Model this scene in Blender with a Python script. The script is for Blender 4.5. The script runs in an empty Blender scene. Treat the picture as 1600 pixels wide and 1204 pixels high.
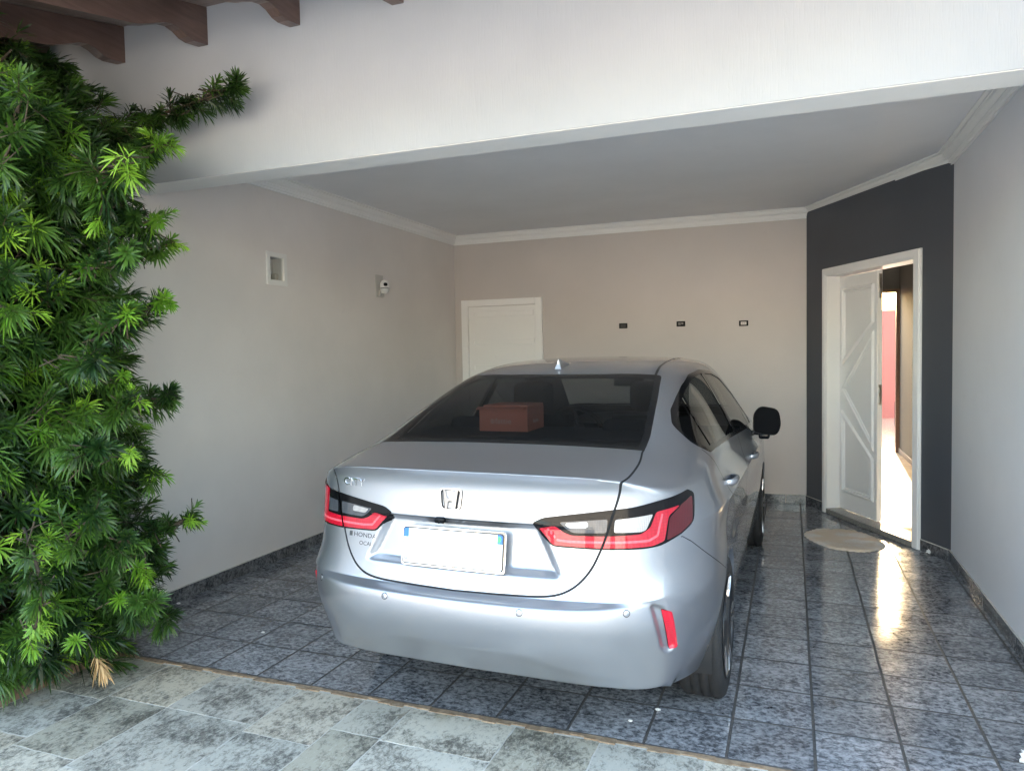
import bpy, bmesh, math, random
import numpy as np
from mathutils import Vector, Matrix, Euler
from mathutils.bvhtree import BVHTree

random.seed(7)
rng = np.random.default_rng(7)
S = bpy.context.scene
COL = S.collection
R = math.radians

# ------------------------------------------------------------------ camera
cam_d = bpy.data.cameras.new('camera')
cam_d.sensor_width = 36.0
cam_d.lens = 25.62
cam_d.clip_start = 0.05
cam_d.clip_end = 500
cam = bpy.data.objects.new('camera', cam_d)
COL.objects.link(cam)
yaw, pitch, roll = 0.36666689, -0.04451213, -0.01844464
f_ = Vector((-math.sin(yaw) * math.cos(pitch), math.cos(yaw) * math.cos(pitch), math.sin(pitch)))
r_ = Vector((math.cos(yaw), math.sin(yaw), 0))
u_ = r_.cross(f_)
r2 = math.cos(roll) * r_ + math.sin(roll) * u_
u2 = -math.sin(roll) * r_ + math.cos(roll) * u_
M = Matrix((r2, u2, -f_)).transposed().to_4x4()
M.translation = Vector((0, 0, 1.52))
cam.matrix_world = M
S.camera = cam

# ------------------------------------------------------------------ world, sun, exposure
SUN_EL, SUN_AZ = R(25.0), R(-3.0)         # sun behind the house, low, a little to the right of the depth axis
W = bpy.data.worlds.new('World')
S.world = W
W.use_nodes = True
nt = W.node_tree
nt.nodes.clear()
wo = nt.nodes.new('ShaderNodeOutputWorld')
bg = nt.nodes.new('ShaderNodeBackground')
sky = nt.nodes.new('ShaderNodeTexSky')
sky.sky_type = 'NISHITA'
sky.sun_disc = False
sky.sun_elevation = SUN_EL
sky.sun_rotation = -SUN_AZ
sky.air_density = 1.5
sky.dust_density = 5.0
sky.ozone_density = 0.0
bg.inputs['Strength'].default_value = 0.15
nt.links.new(sky.outputs[0], bg.inputs['Color'])
nt.links.new(bg.outputs[0], wo.inputs['Surface'])

sl = bpy.data.lights.new('sun', 'SUN')
sl.energy = 3.0
sl.angle = R(0.5)
sl.color = (1.0, 0.90, 0.74)
sun = bpy.data.objects.new('sun', sl)
COL.objects.link(sun)
sd = Vector((-math.sin(SUN_AZ) * math.cos(SUN_EL), math.cos(SUN_AZ) * math.cos(SUN_EL), math.sin(SUN_EL)))
sun.rotation_euler = sd.to_track_quat('Z', 'Y').to_euler()
sun.location = (0, 20, 12)

S.view_settings.view_transform = 'Standard'
S.view_settings.look = 'None'
S.view_settings.gamma = 1.0
S.view_settings.use_curve_mapping = False
S.view_settings.exposure = 3.65
S.cycles.max_bounces = 10
S.cycles.diffuse_bounces = 6
S.cycles.glossy_bounces = 5
S.cycles.transmission_bounces = 8
S.cycles.transparent_max_bounces = 12
S.cycles.sample_clamp_indirect = 6.0
S.cycles.use_denoising = True


# ------------------------------------------------------------------ helpers
def tag(o, label=None, cat=None, group=None, kind=None):
    if label: o['label'] = label
    if cat: o['category'] = cat
    if group: o['group'] = group
    if kind: o['kind'] = kind
    return o


def thing(name, label, cat, loc=(0, 0, 0), rz=0.0, group=None):
    o = bpy.data.objects.new(name, None)
    o.empty_display_size = 0.1
    COL.objects.link(o)
    o.location = loc
    o.rotation_euler = (0, 0, rz)
    return tag(o, label, cat, group)


def link(name, me, mat=None, parent=None, local=False):
    """one mesh object; its vertices are world coordinates unless local"""
    o = bpy.data.objects.new(name, me)
    COL.objects.link(o)
    if mat is not None:
        if not me.materials:
            for m in (mat if isinstance(mat, (list, tuple)) else [mat]):
                me.materials.append(m)
    if parent is not None:
        o.parent = parent
        if not local and parent.parent is None and parent.type == 'EMPTY':
            o.location = -Vector(parent.location)
    return o


def mesh_from(name, V, F, smooth=False):
    me = bpy.data.meshes.new(name)
    me.from_pydata([tuple(map(float, v)) for v in V], [], [tuple(map(int, f)) for f in F])
    if smooth:
        me.polygons.foreach_set('use_smooth', np.ones(len(me.polygons), dtype=bool))
    me.update()
    return me


def bm_obj(name, bm, mat, parent=None, smooth=False, local=False):
    me = bpy.data.meshes.new(name)
    bmesh.ops.recalc_face_normals(bm, faces=bm.faces[:])
    bm.to_mesh(me)
    bm.free()
    if smooth:
        me.polygons.foreach_set('use_smooth', np.ones(len(me.polygons), dtype=bool))
    return link(name, me, mat, parent, local)


def box(bm, x0, x1, y0, y1, z0, z1, bev=0.0, seg=1, M=None):
    vs = [bm.verts.new(p) for p in ((x0, y0, z0), (x1, y0, z0), (x1, y1, z0), (x0, y1, z0),
                                    (x0, y0, z1), (x1, y0, z1), (x1, y1, z1), (x0, y1, z1))]
    fs = [bm.faces.new([vs[i] for i in q]) for q in ((0, 3, 2, 1), (4, 5, 6, 7), (0, 1, 5, 4), (1, 2, 6, 5), (2, 3, 7, 6), (3, 0, 4, 7))]
    allv = vs
    if bev > 0:
        es = list({e for f in fs for e in f.edges})
        r = bmesh.ops.bevel(bm, geom=es, offset=bev, segments=seg, affect='EDGES', profile=0.5)
        allv = list({v for f in r['faces'] for v in f.verts} | {v for v in vs if v.is_valid})
    if M is not None:
        bmesh.ops.transform(bm, matrix=M, verts=allv)
    return allv


def prism(bm, pts, axis, a, b, M=None):
    """extrude polygon pts (2D) along axis from a to b; axis 'x': pts are (y,z); 'y': (x,z); 'z': (x,y)"""
    def P(p, t):
        return {'x': (t, p[0], p[1]), 'y': (p[0], t, p[1]), 'z': (p[0], p[1], t)}[axis]
    v0 = [bm.verts.new(P(p, a)) for p in pts]
    v1 = [bm.verts.new(P(p, b)) for p in pts]
    n = len(pts)
    bm.faces.new(v0)
    bm.faces.new(v1[::-1])
    for i in range(n):
        bm.faces.new((v0[i], v0[(i + 1) % n], v1[(i + 1) % n], v1[i]))
    if M is not None:
        bmesh.ops.transform(bm, matrix=M, verts=v0 + v1)


def lathe(bm, prof, n=24, M=None, closed=False):
    """revolve (r, h) profile about Z"""
    rings = []
    for r, h in prof:
        rings.append([bm.verts.new((r * math.cos(2 * math.pi * i / n), r * math.sin(2 * math.pi * i / n), h)) for i in range(n)])
    m = len(rings)
    for k in range(m if closed else m - 1):
        a, b = rings[k], rings[(k + 1) % m]
        for i in range(n):
            bm.faces.new((a[i], a[(i + 1) % n], b[(i + 1) % n], b[i]))
    if not closed:
        if prof[0][0] > 1e-6: bm.faces.new(rings[0][::-1])
        if prof[-1][0] > 1e-6: bm.faces.new(rings[-1])
    vs = [v for r in rings for v in r]
    if M is not None:
        bmesh.ops.transform(bm, matrix=M, verts=vs)
    return vs


def tube(bm, pts, rad, n=8):
    pts = [Vector(p) for p in pts]
    rr = rad if isinstance(rad, (list, tuple)) else [rad] * len(pts)
    rings = []
    up = Vector((0.13, 0.21, 0.97))
    for i, p in enumerate(pts):
        d = (pts[min(i + 1, len(pts) - 1)] - pts[max(i - 1, 0)]).normalized()
        a = d.cross(up)
        if a.length < 1e-3: a = d.cross(Vector((1, 0, 0)))
        a.normalize()
        b = d.cross(a).normalized()
        rings.append([bm.verts.new(p + rr[i] * (math.cos(t) * a + math.sin(t) * b)) for t in [2 * math.pi * k / n for k in range(n)]])
    for k in range(len(rings) - 1):
        for i in range(n):
            bm.faces.new((rings[k][i], rings[k][(i + 1) % n], rings[k + 1][(i + 1) % n], rings[k + 1][i]))
    bm.faces.new(rings[0][::-1])
    bm.faces.new(rings[-1])


# ------------------------------------------------------------------ materials
def new_mat(name):
    m = bpy.data.materials.new(name)
    m.use_nodes = True
    nt = m.node_tree
    return m, nt, nt.nodes['Principled BSDF'], nt.links


def simple(name, col, rough=0.5, metal=0.0, coat=0.0, spec=0.5, coat_rough=0.03):
    m, nt, b, L = new_mat(name)
    b.inputs['Base Color'].default_value = (*col, 1)
    b.inputs['Roughness'].default_value = rough
    b.inputs['Metallic'].default_value = metal
    b.inputs['Coat Weight'].default_value = coat
    b.inputs['Coat Roughness'].default_value = coat_rough
    b.inputs['Specular IOR Level'].default_value = spec
    return m


def nd(nt, t, **kw):
    n = nt.nodes.new(t)
    for k, v in kw.items():
        if k in n.inputs.keys() if hasattr(n.inputs, 'keys') else False:
            n.inputs[k].default_value = v
        else:
            setattr(n, k, v)
    return n


def ramp(nt, src, stops, interp='LINEAR'):
    r = nt.nodes.new('ShaderNodeValToRGB')
    r.color_ramp.interpolation = interp
    e = r.color_ramp.elements
    while len(e) < len(stops): e.new(0.5)
    for el, (p, c) in zip(e, stops):
        el.position = p
        el.color = (*c, 1) if len(c) == 3 else c
    nt.links.new(src, r.inputs[0])
    return r.outputs[0]


def noise(nt, vec, scale, detail=4, rough=0.55, dist=0.0):
    n = nt.nodes.new('ShaderNodeTexNoise')
    n.inputs['Scale'].default_value = scale
    n.inputs['Detail'].default_value = detail
    n.inputs['Roughness'].default_value = rough
    n.inputs['Distortion'].default_value = dist
    nt.links.new(vec, n.inputs['Vector'])
    return n.outputs['Fac']


def mapping(nt, vec, scale=(1, 1, 1), loc=(0, 0, 0), rot=(0, 0, 0)):
    n = nt.nodes.new('ShaderNodeMapping')
    n.inputs['Scale'].default_value = scale
    n.inputs['Location'].default_value = loc
    n.inputs['Rotation'].default_value = rot
    nt.links.new(vec, n.inputs['Vector'])
    return n.outputs[0]


def mixc(nt, fac, a, b, mode='MIX'):
    n = nt.nodes.new('ShaderNodeMix')
    n.data_type = 'RGBA'
    n.blend_type = mode
    for s, i in ((fac, 0), (a, 6), (b, 7)):
        if hasattr(s, 'is_linked') or hasattr(s, 'node'):
            nt.links.new(s, n.inputs[i])
        else:
            n.inputs[i].default_value = s if i == 0 else ((*s, 1) if len(s) == 3 else s)
    return n.outputs[2]


def mth(nt, op, a, b=None):
    n = nt.nodes.new('ShaderNodeMath')
    n.operation = op
    for i, s in enumerate((a, b)):
        if s is None: continue
        if hasattr(s, 'node'): nt.links.new(s, n.inputs[i])
        else: n.inputs[i].default_value = s
    return n.outputs[0]


def bump(nt, b, h, strength=0.3, dist=0.01):
    n = nt.nodes.new('ShaderNodeBump')
    n.inputs['Strength'].default_value = strength
    n.inputs['Distance'].default_value = dist
    nt.links.new(h, n.inputs['Height'])
    nt.links.new(n.outputs[0], b.inputs['Normal'])


def worldpos(nt):
    return nt.nodes.new('ShaderNodeNewGeometry').outputs['Position']


def objrand(nt):
    return nt.nodes.new('ShaderNodeObjectInfo').outputs['Random']


def rand_offset(nt, vec, amount=37.0):
    r = objrand(nt)
    c = nt.nodes.new('ShaderNodeCombineXYZ')
    nt.links.new(mth(nt, 'MULTIPLY', r, amount), c.inputs[0])
    nt.links.new(mth(nt, 'MULTIPLY', r, amount * 1.7), c.inputs[1])
    a = nt.nodes.new('ShaderNodeVectorMath')
    a.operation = 'ADD'
    nt.links.new(vec, a.inputs[0])
    nt.links.new(c.outputs[0], a.inputs[1])
    return a.outputs[0]


def wall_paint(name, col, rough=0.55, bump_s=0.12, stain=0.06):
    m, nt, b, L = new_mat(name)
    p = worldpos(nt)
    n1 = noise(nt, p, 1.3, 5, 0.6)
    dark = tuple(c * (1 - stain) for c in col)
    c = mixc(nt, ramp(nt, n1, [(0.35, (0, 0, 0)), (0.7, (1, 1, 1))]), dark, col)
    sc = noise(nt, mapping(nt, p, (1.0, 1.0, 1.6)), 4.0, 9, 0.72, 0.8)
    c = mixc(nt, ramp(nt, sc, [(0.62, (0, 0, 0)), (0.72, (0.5, 0.5, 0.5))]), c, tuple(x * .86 for x in col))      # scuffs and old patches
    L.new(c, b.inputs['Base Color'])
    b.inputs['Roughness'].default_value = rough
    n2 = noise(nt, p, 60, 4, 0.6)
    n3 = noise(nt, p, 6, 2, 0.5)
    h = mth(nt, 'ADD', n2, mth(nt, 'MULTIPLY', n3, 2.0))
    bump(nt, b, h, bump_s, 0.004)
    return m


def mat_scratched():
    m, nt, b, L = new_mat('scratched_white_plaster')
    p = worldpos(nt)
    v = mapping(nt, p, (1.0, 1.0, 0.045))
    n1 = noise(nt, v, 210, 3, 0.6)
    n2 = noise(nt, mapping(nt, p, (1, 1, 0.12)), 75, 4, 0.65, 0.6)
    groove = ramp(nt, n1, [(0.34, (0, 0, 0)), (0.50, (1, 1, 1))])
    g2 = ramp(nt, n2, [(0.30, (0, 0, 0)), (0.38, (1, 1, 1))])
    h = mth(nt, 'MINIMUM', groove, g2)
    big = noise(nt, p, 1.1, 4, 0.6)
    c = mixc(nt, ramp(nt, big, [(0.3, (0, 0, 0)), (0.7, (1, 1, 1))]), (0.37, 0.385, 0.425), (0.42, 0.435, 0.475))
    L.new(c, b.inputs['Base Color'])
    b.inputs['Roughness'].default_value = 0.7
    bump(nt, b, h, 0.30, 0.002)
    return m


def mat_tile(name='glazed_blue_grey_tile', k=1.0, rim=False):
    m, nt, b, L = new_mat(name)
    p = rand_offset(nt, worldpos(nt))
    pm = mapping(nt, p, (0.85, 1.1, 1.0))
    n1 = noise(nt, pm, 42, 10, 0.74, 0.35)
    n2 = noise(nt, pm, 7, 4, 0.6)
    s = mth(nt, 'ADD', mth(nt, 'MULTIPLY', n1, 0.75), mth(nt, 'MULTIPLY', n2, 0.25))
    c = ramp(nt, s, [(0.36, (0.032, 0.033, 0.036)), (0.45, (0.105, 0.108, 0.118)), (0.53, (0.265, 0.27, 0.285)), (0.66, (0.44, 0.445, 0.455))])
    v = mth(nt, 'MULTIPLY', mth(nt, 'ADD', 0.84, mth(nt, 'MULTIPLY', objrand(nt), 0.32)), k)
    cv = nt.nodes.new('ShaderNodeCombineColor')
    for i in range(3): L.new(v, cv.inputs[i])
    c = mixc(nt, 1.0, c, cv.outputs[0], 'MULTIPLY')
    L.new(c, b.inputs['Base Color'])
    b.inputs['Roughness'].default_value = 0.11
    b.inputs['Specular IOR Level'].default_value = 0.6
    n3 = noise(nt, p, 5, 2, 0.5)
    n4 = noise(nt, p, 90, 2, 0.5)
    rr = ramp(nt, n2, [(0.3, (0.08, 0.08, 0.08)), (0.7, (0.17, 0.17, 0.17))])
    L.new(rr, b.inputs['Roughness'])
    bump(nt, b, mth(nt, 'ADD', n3, mth(nt, 'MULTIPLY', n4, 0.03)), 0.06, 0.01)
    return m


def mat_stone():
    m, nt, b, L = new_mat('rough_quartzite')
    p = rand_offset(nt, worldpos(nt), 53.0)
    r = objrand(nt)
    pm = mapping(nt, p, (1.2, 0.85, 1.0), rot=(0, 0, 0.35))
    n1 = noise(nt, pm, 34, 10, 0.85, 0.3)
    n2 = noise(nt, p, 4.5, 5, 0.6)
    n3 = noise(nt, mapping(nt, p, (2.2, 0.5, 1), rot=(0, 0, 0.3)), 45, 6, 0.7)
    base = ramp(nt, r, [(0.0, (0.29, 0.28, 0.225)), (0.22, (0.52, 0.475, 0.38)), (0.42, (0.60, 0.565, 0.48)), (0.6, (0.42, 0.41, 0.36)), (0.8, (0.56, 0.49, 0.375)), (1.0, (0.48, 0.455, 0.395))])
    dark = mixc(nt, 1.0, base, (0.22, 0.22, 0.22), 'MULTIPLY')
    k = mth(nt, 'ADD', mth(nt, 'MULTIPLY', n1, 0.65), mth(nt, 'MULTIPLY', n2, 0.35))
    c = mixc(nt, ramp(nt, k, [(0.43, (1, 1, 1)), (0.53, (0, 0, 0))]), base, dark)
    rust = ramp(nt, noise(nt, p, 3.1, 4, 0.6), [(0.66, (0, 0, 0)), (0.76, (0.55, 0.55, 0.55))])
    c = mixc(nt, rust, c, (0.34, 0.27, 0.16))
    c = mixc(nt, ramp(nt, n3, [(0.58, (0, 0, 0)), (0.70, (0.6, 0.6, 0.6))]), c, (0.64, 0.62, 0.575))
    L.new(c, b.inputs['Base Color'])
    b.inputs['Roughness'].default_value = 0.62
    h = mth(nt, 'ADD', mth(nt, 'MULTIPLY', n3, 0.5), n1)
    bump(nt, b, h, 0.45, 0.004)
    return m


def mat_wood(name, ca, cb, rough=0.5, axis='y'):
    m, nt, b, L = new_mat(name)
    p = rand_offset(nt, worldpos(nt))
    sc = {'y': (9, 0.7, 9), 'x': (0.7, 9, 9), 'z': (9, 9, 0.7)}[axis]
    n = noise(nt, mapping(nt, p, sc), 6, 6, 0.65, 0.6)
    n2 = noise(nt, p, 3, 4)
    c = mixc(nt, ramp(nt, n, [(0.3, (0, 0, 0)), (0.7, (1, 1, 1))]), ca, cb)
    c = mixc(nt, ramp(nt, n2, [(0.45, (0, 0, 0)), (0.75, (0.6, 0.6, 0.6))]), c, tuple(x * 0.6 for x in ca))
    L.new(c, b.inputs['Base Color'])
    b.inputs['Roughness'].default_value = rough
    bump(nt, b, n, 0.25, 0.004)
    return m


def speckle(name, ca, cb, scale, rough=0.6, bs=0.3, bd=0.004, detail=6):
    m, nt, b, L = new_mat(name)
    p = worldpos(nt)
    n = noise(nt, p, scale, detail, 0.65)
    L.new(mixc(nt, ramp(nt, n, [(0.35, (0, 0, 0)), (0.65, (1, 1, 1))]), ca, cb), b.inputs['Base Color'])
    b.inputs['Roughness'].default_value = rough
    bump(nt, b, n, bs, bd)
    return m


MT = {}
MT['white_trim'] = wall_paint('white_enamel', (0.87, 0.86, 0.84), 0.3, 0.04, 0.03)
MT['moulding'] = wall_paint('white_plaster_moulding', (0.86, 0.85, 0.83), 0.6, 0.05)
MT['ceiling'] = wall_paint('ceiling_paint', (0.83, 0.83, 0.85), 0.8, 0.05)
MT['wall'] = wall_paint('pale_greige_wall_paint', (0.72, 0.675, 0.645), 0.45, 0.16, 0.09)
MT['wall_back'] = wall_paint('beige_wall_paint', (0.58, 0.53, 0.50), 0.45, 0.14)
MT['wall_right'] = wall_paint('pale_grey_wall_paint', (0.74, 0.75, 0.785), 0.45, 0.14)
MT['charcoal'] = wall_paint('charcoal_wall_paint', (0.070, 0.077, 0.092), 0.42, 0.14, 0.12)
MT['facade'] = mat_scratched()
MT['tile'] = mat_tile()
MT['stone'] = mat_stone()
MT['skirting'] = mat_tile('dark_glazed_skirting', 0.50)
MT['tile_edge'] = simple('worn_dark_tile_edge', (0.022, 0.021, 0.022), 0.45)
MT['grout_dark'] = speckle('dark_grout', (0.06, 0.056, 0.053), (0.11, 0.102, 0.096), 60, 0.7)
MT['grout_light'] = speckle('pale_cement_joint', (0.45, 0.43, 0.39), (0.60, 0.58, 0.53), 40, 0.85)
MT['edging'] = speckle('ochre_edging_mortar', (0.17, 0.11, 0.065), (0.36, 0.27, 0.18), 22, 0.85, 0.6)
MT['rafter'] = mat_wood('stained_brown_timber', (0.085, 0.052, 0.043), (0.15, 0.092, 0.076), 0.38, 'y')
MT['board'] = mat_wood('pale_pink_eaves_board', (0.22, 0.16, 0.14), (0.33, 0.26, 0.23), 0.5, 'x')
MT['pink'] = wall_paint('pink_yard_wall_paint', (0.22, 0.070, 0.065), 0.7, 0.15)
MT['beige_tile'] = speckle('glazed_beige_floor_tile', (0.36, 0.30, 0.21), (0.44, 0.375, 0.27), 9, 0.14, 0.03)
MT['black_plastic'] = simple('black_plastic', (0.006, 0.006, 0.007), 0.6, spec=0.15)
MT['white_plastic'] = simple('white_plastic', (0.72, 0.71, 0.69), 0.35)
MT['grey_plastic'] = simple('warm_grey_plastic', (0.52, 0.49, 0.455), 0.5)
MT['chrome'] = simple('chrome', (0.85, 0.86, 0.88), 0.08, 1.0)
MT['steel'] = simple('brushed_steel', (0.45, 0.43, 0.40), 0.35, 1.0)
MT['concrete'] = speckle('grey_concrete', (0.22, 0.215, 0.20), (0.33, 0.32, 0.30), 3.0, 0.85, 0.3, 0.01)
MT['soil'] = speckle('dark_planter_soil', (0.012, 0.009, 0.006), (0.04, 0.028, 0.018), 18, 0.95, 1.0, 0.02)
# ================================================================== SETTING
MT['white_render'] = wall_paint('grey_render', (0.27, 0.28, 0.30), 0.8, 0.1)
XL, XR, YB, ZC = -3.60, 1.04, 7.60, 2.85      # garage: left wall, right wall, back wall, ceiling
YF, YI, ZB = 3.13, 3.33, 2.50                 # facade beam: outer face, inner face, underside
YE = 2.745                                    # where the glazed tiles stop and the stone paving starts
TX, TY, TX0 = 0.309, 0.318, 0.08              # tile module and one joint
DA = Vector((0.1776, 7.4962, 0))              # charcoal wall corner at the back wall
DD = Vector((0.45372, -0.89114, 0))           # along the charcoal wall
DN = Vector((0.89114, 0.45372, 0))            # into the house
DO = Vector((0.2775, 7.3001, 0))              # origin of the door frame on that wall


def dm():
    """matrix: local x along the charcoal wall, y into the house, z up, origin at the door frame's left edge"""
    m = Matrix((DD, DN, Vector((0, 0, 1)))).transposed().to_4x4()
    m.translation = DO
    return m


DM = dm()

# ---- ground far around
bm = bmesh.new()
box(bm, -250, 250, -250, 250, -0.35, -0.06)
tag(bm_obj('ground', bm, MT['concrete']), 'grey ground around the house', None, None, 'structure')

# ---- glazed tile floor
bm = bmesh.new()
box(bm, XL, XR, YE, YB, -0.05, -0.0014)
gf = bm_obj('garage_floor', bm, MT['grout_dark'])
tag(gf, kind='structure')


def tile_mesh(w, d, name='tile', h=0.008, bev=0.0034):
    bm = bmesh.new()
    box(bm, -w / 2, w / 2, -d / 2, d / 2, -h, 0, bev, 1)
    bmesh.ops.recalc_face_normals(bm, faces=bm.faces[:])
    me = bpy.data.meshes.new(name)
    bm.to_mesh(me); bm.free()
    me.polygons.foreach_set('use_smooth', np.zeros(len(me.polygons), dtype=bool))
    me.materials.append(MT['tile'])
    me.materials.append(MT['tile_edge'])
    me.polygons.foreach_set('material_index', [0 if p.normal.z > .97 else 1 for p in me.polygons])   # chamfer shows the dark body
    return me


G = 0.0050
tm_cache = {}
nx0 = math.floor((XL - TX0) / TX)
for i in range(nx0, 5):
    xa, xb = max(TX0 + i * TX, XL), min(TX0 + (i + 1) * TX, XR)
    if xb - xa < 0.03: continue
    for j in range(0, 16):
        ya, yb = YE + 0.004 + j * TY, min(YE + 0.004 + (j + 1) * TY, YB)
        if yb - ya < 0.03: continue
        # tiles wholly behind the charcoal wall are not there
        if (Vector((xa, ya, 0)) - DO).dot(DN) > 0.02: continue
        key = (round(xb - xa, 3), round(yb - ya, 3))
        if key not in tm_cache: tm_cache[key] = tile_mesh(xb - xa - G, yb - ya - G)
        o = link('tile', tm_cache[key], None, gf, True)
        o.location = ((xa + xb) / 2, (ya + yb) / 2, 0.0004 * random.uniform(-1, 1))
        o.rotation_euler = (R(random.uniform(-.09, .09)), R(random.uniform(-.09, .09)), 0)

# ---- ochre mortar edging between tile and stone
bm = bmesh.new()
n = 70
for k in range(n):
    xa = XL + 0.28 + (XR - XL - 0.28) * k / n
    xb = XL + 0.28 + (XR - XL - 0.28) * (k + 1) / n
    w = 0.028 + 0.008 * math.sin(k * 1.7) + random.uniform(-.005, .005)
    box(bm, xa, xb, YE - w, YE - 0.001, -0.04, 0.001 + random.uniform(-.002, .002))
tag(bm_obj('paving_edge', bm, MT['edging']), kind='structure')

# ---- stone paving of the forecourt
bm = bmesh.new()
box(bm, -6.0, 4.2, -3.2, YE - 0.02, -0.12, -0.0040)
sp = bm_obj('stone_paving', bm, MT['grout_light'])
tag(sp, kind='structure')


def stone(x0, x1, y0, y1):
    nx, ny = max(2, int((x1 - x0) / 0.05)), max(2, int((y1 - y0) / 0.05))
    V, F = [], []
    a, b2 = random.uniform(-.0016, .0016), random.uniform(-.0016, .0016)
    ph = random.uniform(0, 9)
    cx, cy = (x0 + x1) / 2, (y0 + y1) / 2
    for j in range(ny + 1):
        for i in range(nx + 1):
            u, v = i / nx, j / ny
            x, y = x0 + (x1 - x0) * u, y0 + (y1 - y0) * v
            ed = 0.0006 if i in (0, nx) or j in (0, ny) else 0.0
            wob = 0.0022
            if i in (0, nx): x += wob * math.sin(y * 40 + ph)
            if j in (0, ny): y += wob * math.sin(x * 40 + ph)
            z = -0.002 - ed + a * (u - .5) + b2 * (v - .5) + 0.0008 * math.sin(x * 21 + ph + y * 9) * math.sin(y * 17 + ph * 2)
            V.append((x - cx, y - cy, z))
    for j in range(ny):
        for i in range(nx):
            p = j * (nx + 1) + i
            F.append((p, p + 1, p + nx + 2, p + nx + 1))
    # skirt
    rim = [i for i in range(nx + 1)] + [j * (nx + 1) + nx for j in range(1, ny + 1)] + \
          [ny * (nx + 1) + i for i in range(nx - 1, -1, -1)] + [j * (nx + 1) for j in range(ny - 1, 0, -1)]
    o = len(V)
    m_ = len(rim)
    for r in rim: V.append(V[r])
    for r in rim: V.append((V[r][0], V[r][1], -0.02))
    for k in range(m_):
        k2 = (k + 1) % m_
        F.append((o + k2, o + k, o + m_ + k, o + m_ + k2))
    me = mesh_from('stone', V, F, True)
    me.materials.append(MT['stone'])
    ob = link('stone', me, None, sp, True)
    ob.location = (cx, cy, 0)


strips = [(-3.27, -2.905), (-2.905, -2.56), (-2.56, -2.10), (-2.10, -1.765), (-1.765, -1.53), (-1.53, -1.055),
          (-1.055, -0.70), (-0.70, -0.30), (-0.30, 0.10), (0.10, 0.56), (0.56, 1.03)]
first = {-3.27: 2.33, -2.905: 2.37, -2.56: 2.37, -2.10: 2.315, -1.765: 2.45, -1.53: 2.44, -1.055: 2.30, -0.70: 2.42, -0.30: 2.28, 0.10: 2.40, 0.56: 2.33}
GJ = 0.0034
for xa, xb in strips:
    y1 = YE - 0.03
    y0 = first[xa]
    while y1 > 1.15:
        stone(xa + GJ, xb - GJ, y0 + GJ, y1 - GJ)
        y1 = y0
        y0 = y1 - random.uniform(0.30, 0.50)

# ---- ceiling and crown mouldings (parts of it)
bm = bmesh.new()
prism(bm, [(XL, YI - 0.005), (XR, YI - 0.005), (XR, DA.y - 1.65), (DA.x, YB), (XL, YB)], 'z', ZC, ZC + 0.14)
ce = bm_obj('garage_ceiling', bm, MT['ceiling'])
tag(ce, kind='structure')


def moulding(p0, p1, inward, name='crown_moulding', t0=0.0, t1=0.0):
    """cornice profile swept from p0 to p1; ends mitred by t0/t1 (metres per metre of projection)"""
    p0, p1 = Vector(p0), Vector(p1)
    d = (p1 - p0).normalized()
    inw = Vector(inward).normalized()
    prof = [(0.0, -0.095), (0.014, -0.095), (0.014, -0.083), (0.022, -0.078), (0.026, -0.062), (0.030, -0.060), (0.030, -0.050),
            (0.040, -0.046), (0.056, -0.034), (0.062, -0.022), (0.070, -0.022), (0.070, -0.012), (0.090, -0.008), (0.090, 0.0), (0.0, 0.0)]
    bm = bmesh.new()
    a = [bm.verts.new(p0 + inw * q + d * (t0 * q) + Vector((0, 0, ZC - 0.001 + z))) for q, z in prof]
    b = [bm.verts.new(p1 + inw * q - d * (t1 * q) + Vector((0, 0, ZC - 0.001 + z))) for q, z in prof]
    m = len(prof)
    bm.faces.new(a); bm.faces.new(b[::-1])
    for i in range(m):
        bm.faces.new((a[i], a[(i + 1) % m], b[(i + 1) % m], b[i]))
    return bm_obj(name, bm, MT['moulding'], ce, local=True)


dk = math.tan(R(27 / 2))
dk2 = math.tan(R((90 - 63) / 2))
P_r = DA + DD * 1.905   # charcoal wall meets the right wall
P_r = Vector((XR, DA.y + DD.y * (XR - DA.x) / DD.x, 0))
moulding((XL + .001, YI, 0), (XL + .001, YB, 0), (1, 0, 0), t0=0, t1=1)
moulding((XL, YB - .001, 0), (DA.x, YB - .001, 0), (0, -1, 0), t0=1, t1=math.tan(R(31.5)))
moulding((DA.x, YB - .001, 0), P_r + Vector((0, .05, 0)), -DN, t0=math.tan(R(31.5)), t1=math.tan(R(13.5)))
moulding(P_r + Vector((-.001, .05, 0)), (XR - .001, YI, 0), (-1, 0, 0), t0=math.tan(R(13.5)), t1=0)

# ---- walls
HT = 0.082   # skirting height


def skirting(parent, p0, p1, out, step=0.318, start=0.0):
    p0, p1 = Vector(p0), Vector(p1)
    L_ = (p1 - p0).length
    d = (p1 - p0).normalized()
    out = Vector(out).normalized()
    ang = math.atan2(d.y, d.x)
    s = start
    a = 0.0
    cache = {}
    while a < L_ - 0.02:
        b = min(L_, (a + step) if a > 0 or start == 0 else start)
        k = round(b - a, 3)
        if k not in cache:
            bm = bmesh.new()
            box(bm, 0.0018, (b - a) - 0.0018, -0.004, 0.004, 0.001, HT, 0.0015)
            bmesh.ops.recalc_face_normals(bm, faces=bm.faces[:])
            me = bpy.data.meshes.new('skirting_tile'); bm.to_mesh(me); bm.free()
            me.materials.append(MT['skirting'])
            cache[k] = me
        o = link('skirting_tile', cache[k], None, parent, True)
        o.location = p0 + d * a + out * 0.0055
        o.rotation_euler = (0, 0, ang)
        a = b
    # pale grout line on top
    bm = bmesh.new()
    box(bm, 0, L_, -0.0045, 0.0045, HT, HT + 0.004)
    o = bm_obj('grout_line', bm, MT['grout_light'], parent, local=True)
    o.location = p0 + out * 0.0052
    o.rotation_euler = (0, 0, ang)


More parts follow.
